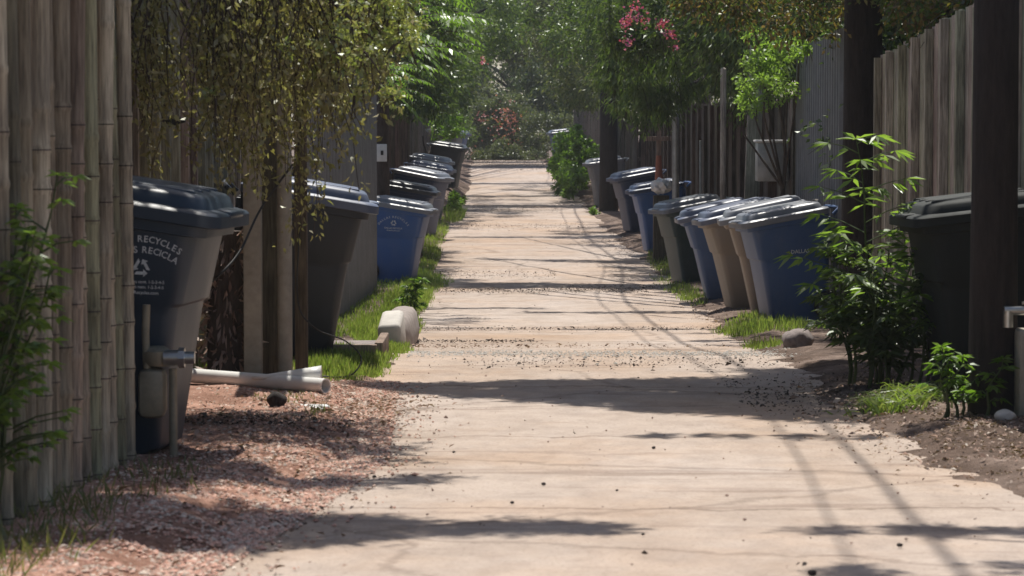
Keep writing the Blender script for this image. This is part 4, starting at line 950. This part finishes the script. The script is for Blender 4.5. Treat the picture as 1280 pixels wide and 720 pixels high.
# leafy sprig through the foreground fence
weed('fence_sprig', 'sunlit leafy sprig pushing out through the foreground fence', (-1.64, 8.75),
     [(.0, random.uniform(-.12, .12), random.uniform(.03, .24), random.uniform(-.1, .1), random.uniform(.7, 1.14), 12, .7) for _ in range(10)], M['leaf_weed'], .07, .026, 'sprig')

# shade trees standing behind the fences: their crowns pass over the frame and shade the alley
def over(xg, yg, h, r_=.25, n=260):
    q = h/sd.z; return (xg+sd.x*q, yg+sd.y*q, Z(xg, yg)+h, r_, n)
def band(x0, x1, yf, wf, h, step=.22, n=260, r_=.2):
    out = []
    for x in np.arange(x0, x1+.01, step):
        f = (x-x0)/max(.01, x1-x0); wd_ = wf(f); k = max(1, int(round(wd_*2/.3)))
        for q in range(k): out.append(over(x+random.gauss(0, .05), yf(f)+((q+.5)/k-.5)*2*wd_+random.gauss(0, .05), h+random.uniform(-.3, .3), r_, n))
    return out
tree('shade_tree', 'big dark tree shading the right fence and the shaded bin', (5.0, 17), 4.6, .22,
     ell(4.4, 17.5, 5.0, 1.6, 5.0, .8, 110, .55, 420) + band(-.8, 1.62, lambda f: 15.85-.85*f, lambda f: .12+1.35*f**.9, 4.9, .18, 420, .24) + band(1.6, 2.3, lambda f: 16.5, lambda f: .8, 4.9, .2, 420, .24) + band(2.5, 3.5, lambda f: 18.2, lambda f: 3.2, 4.8, .4, 420, .38) + band(.7, 2.1, lambda f: 12.75, lambda f: .04, 4.9, .3, 120, .12),
     M['leaf_dark'], M['bark_dark'], .085, .036, .3, group='trees along the alley')
tree('shade_tree', 'big dark tree shading the bins at the right end', (5.2, 26), 4.8, .22, ell(4.9, 28, 5.0, 1.5, 6, .9, 100, .6, 420) + band(.6, 2.0, lambda f: 24.9, lambda f: .05, 4.8, .25, 120, .14) + band(-1.1, 2.1, lambda f: 35.0-.8*f, lambda f: .6, 5.2, .25, 380, .26) + band(.2, 2.1, lambda f: 28.6, lambda f: .3*f+.05, 5.0, .3, 200, .2) + band(-.4, 2.1, lambda f: 41-f, lambda f: .1+.5*f, 5.2, .3, 230, .25) + band(-.9, 1.9, lambda f: 48, lambda f: .1+.5*f, 5.4, .35, 230, .28),
     M['leaf_dark'], M['bark_dark'], .085, .036, .3, group='trees along the alley')
tree('shade_tree', 'broad tree shading the foreground fence on the left', (-4.0, 11), 4.2, .2,
     ell(-3.3, 11.0, 4.6, 1.2, 3.6, .6, 80, .5, 420) + band(-1.5, .3, lambda f: 9.0+.1*f, lambda f: .62*(1-f)+.05, 4.2, .17, 420, .22) + band(-1.5, -.25, lambda f: 10.3+.5*f, lambda f: .36*(1-f)+.04, 4.3, .18, 380) + band(-1.6, -.8, lambda f: 12.7, lambda f: .4-.25*f, 4.3, .2, 280) + band(-2.0, -1.4, lambda f: 11.1, lambda f: 2.2, 4.4, .3, 320, .32) + band(-1.9, -1.45, lambda f: 8.5, lambda f: 1.0, 4.0, .25, 320, .3),
     M['leaf_dark'], M['bark'], .075, .032, .3, group='trees along the alley')
tree('shade_tree', 'broad tree shading the plank fence and the charcoal bin', (-4.2, 20), 4.4, .2, ell(-3.5, 21, 4.9, 1.3, 5.0, .8, 90, .55, 420) + band(-2.3, -1.55, lambda f: 20, lambda f: 2.5, 4.6, .35, 320, .34), M['leaf_dark'], M['bark'], .085, .036, .3, group='trees along the alley')
tree('shade_tree', 'tree shading the grey panel fence on the left', (-4.2, 32), 4.4, .2, ell(-3.0, 32, 4.8, 1.2, 6.0, .9, 90, .55, 420) + band(-1.0, .2, lambda f: 29.5, lambda f: .15, 5, .3, 150, .2) + band(-2.1, -1.6, lambda f: 30, lambda f: 3.5, 4.8, .35, 300, .34), M['leaf_dark'], M['bark'], .085, .036, .3, group='trees along the alley')
tree('shade_tree', 'far tree whose boughs throw the last shadow bands over the alley', (-4.5, 62), 5.0, .2, band(-1.3, 1.6, lambda f: 61.5, lambda f: .8, 5.5, .45, 260, .4) + band(-1.3, 1.3, lambda f: 67, lambda f: .3, 5.6, .45, 260, .35) + band(-1.3, 1.2, lambda f: 92, lambda f: 1.4, 6.0, .5, 380, .5) + band(-1.4, 1.3, lambda f: 99, lambda f: 1.2, 6.0, .5, 380, .5) + band(-1.3, 1.4, lambda f: 75, lambda f: .5, 5.8, .45, 300, .4), M['leaf_dark'], M['bark'], .10, .045, .3, group='trees along the alley')
tree('shade_tree', 'small tree whose twigs shade the lower right pavement', (3.9, 9.5), 4.2, .12,
     band(1.05, 2.2, lambda f: 9.05-.1*f, lambda f: .04+.28*f, 4.6, .16, 220, .15) + band(.9, 2.0, lambda f: 8.0, lambda f: .05+.1*f, 4.6, .25, 160, .15) + ell(4.0, 11, 4.8, .9, 3.0, .6, 40, .45, 400), M['leaf_mid'], M['bark'], .07, .03, .3, group='trees along the alley')

# ------------------------------------------------------------------ haze
hm = bpy.data.materials.new('haze_air'); hm.use_nodes = True; hn = hm.node_tree
for n_ in list(hn.nodes): hn.nodes.remove(n_)
ho = hn.nodes.new('ShaderNodeOutputMaterial'); hv = hn.nodes.new('ShaderNodeVolumePrincipled')
hv.inputs['Color'].default_value = (.86, .88, .92, 1); hv.inputs['Density'].default_value = .0005; hv.inputs['Anisotropy'].default_value = .2
hn.links.new(hv.outputs[0], ho.inputs['Volume'])
mb = MB(); mb.box((0, 185, 5), (320, 440, 14)); tag(link('haze', mb.mesh('haze'), hm), 'thin summer haze filling the alley', 'haze', kind='stuff')
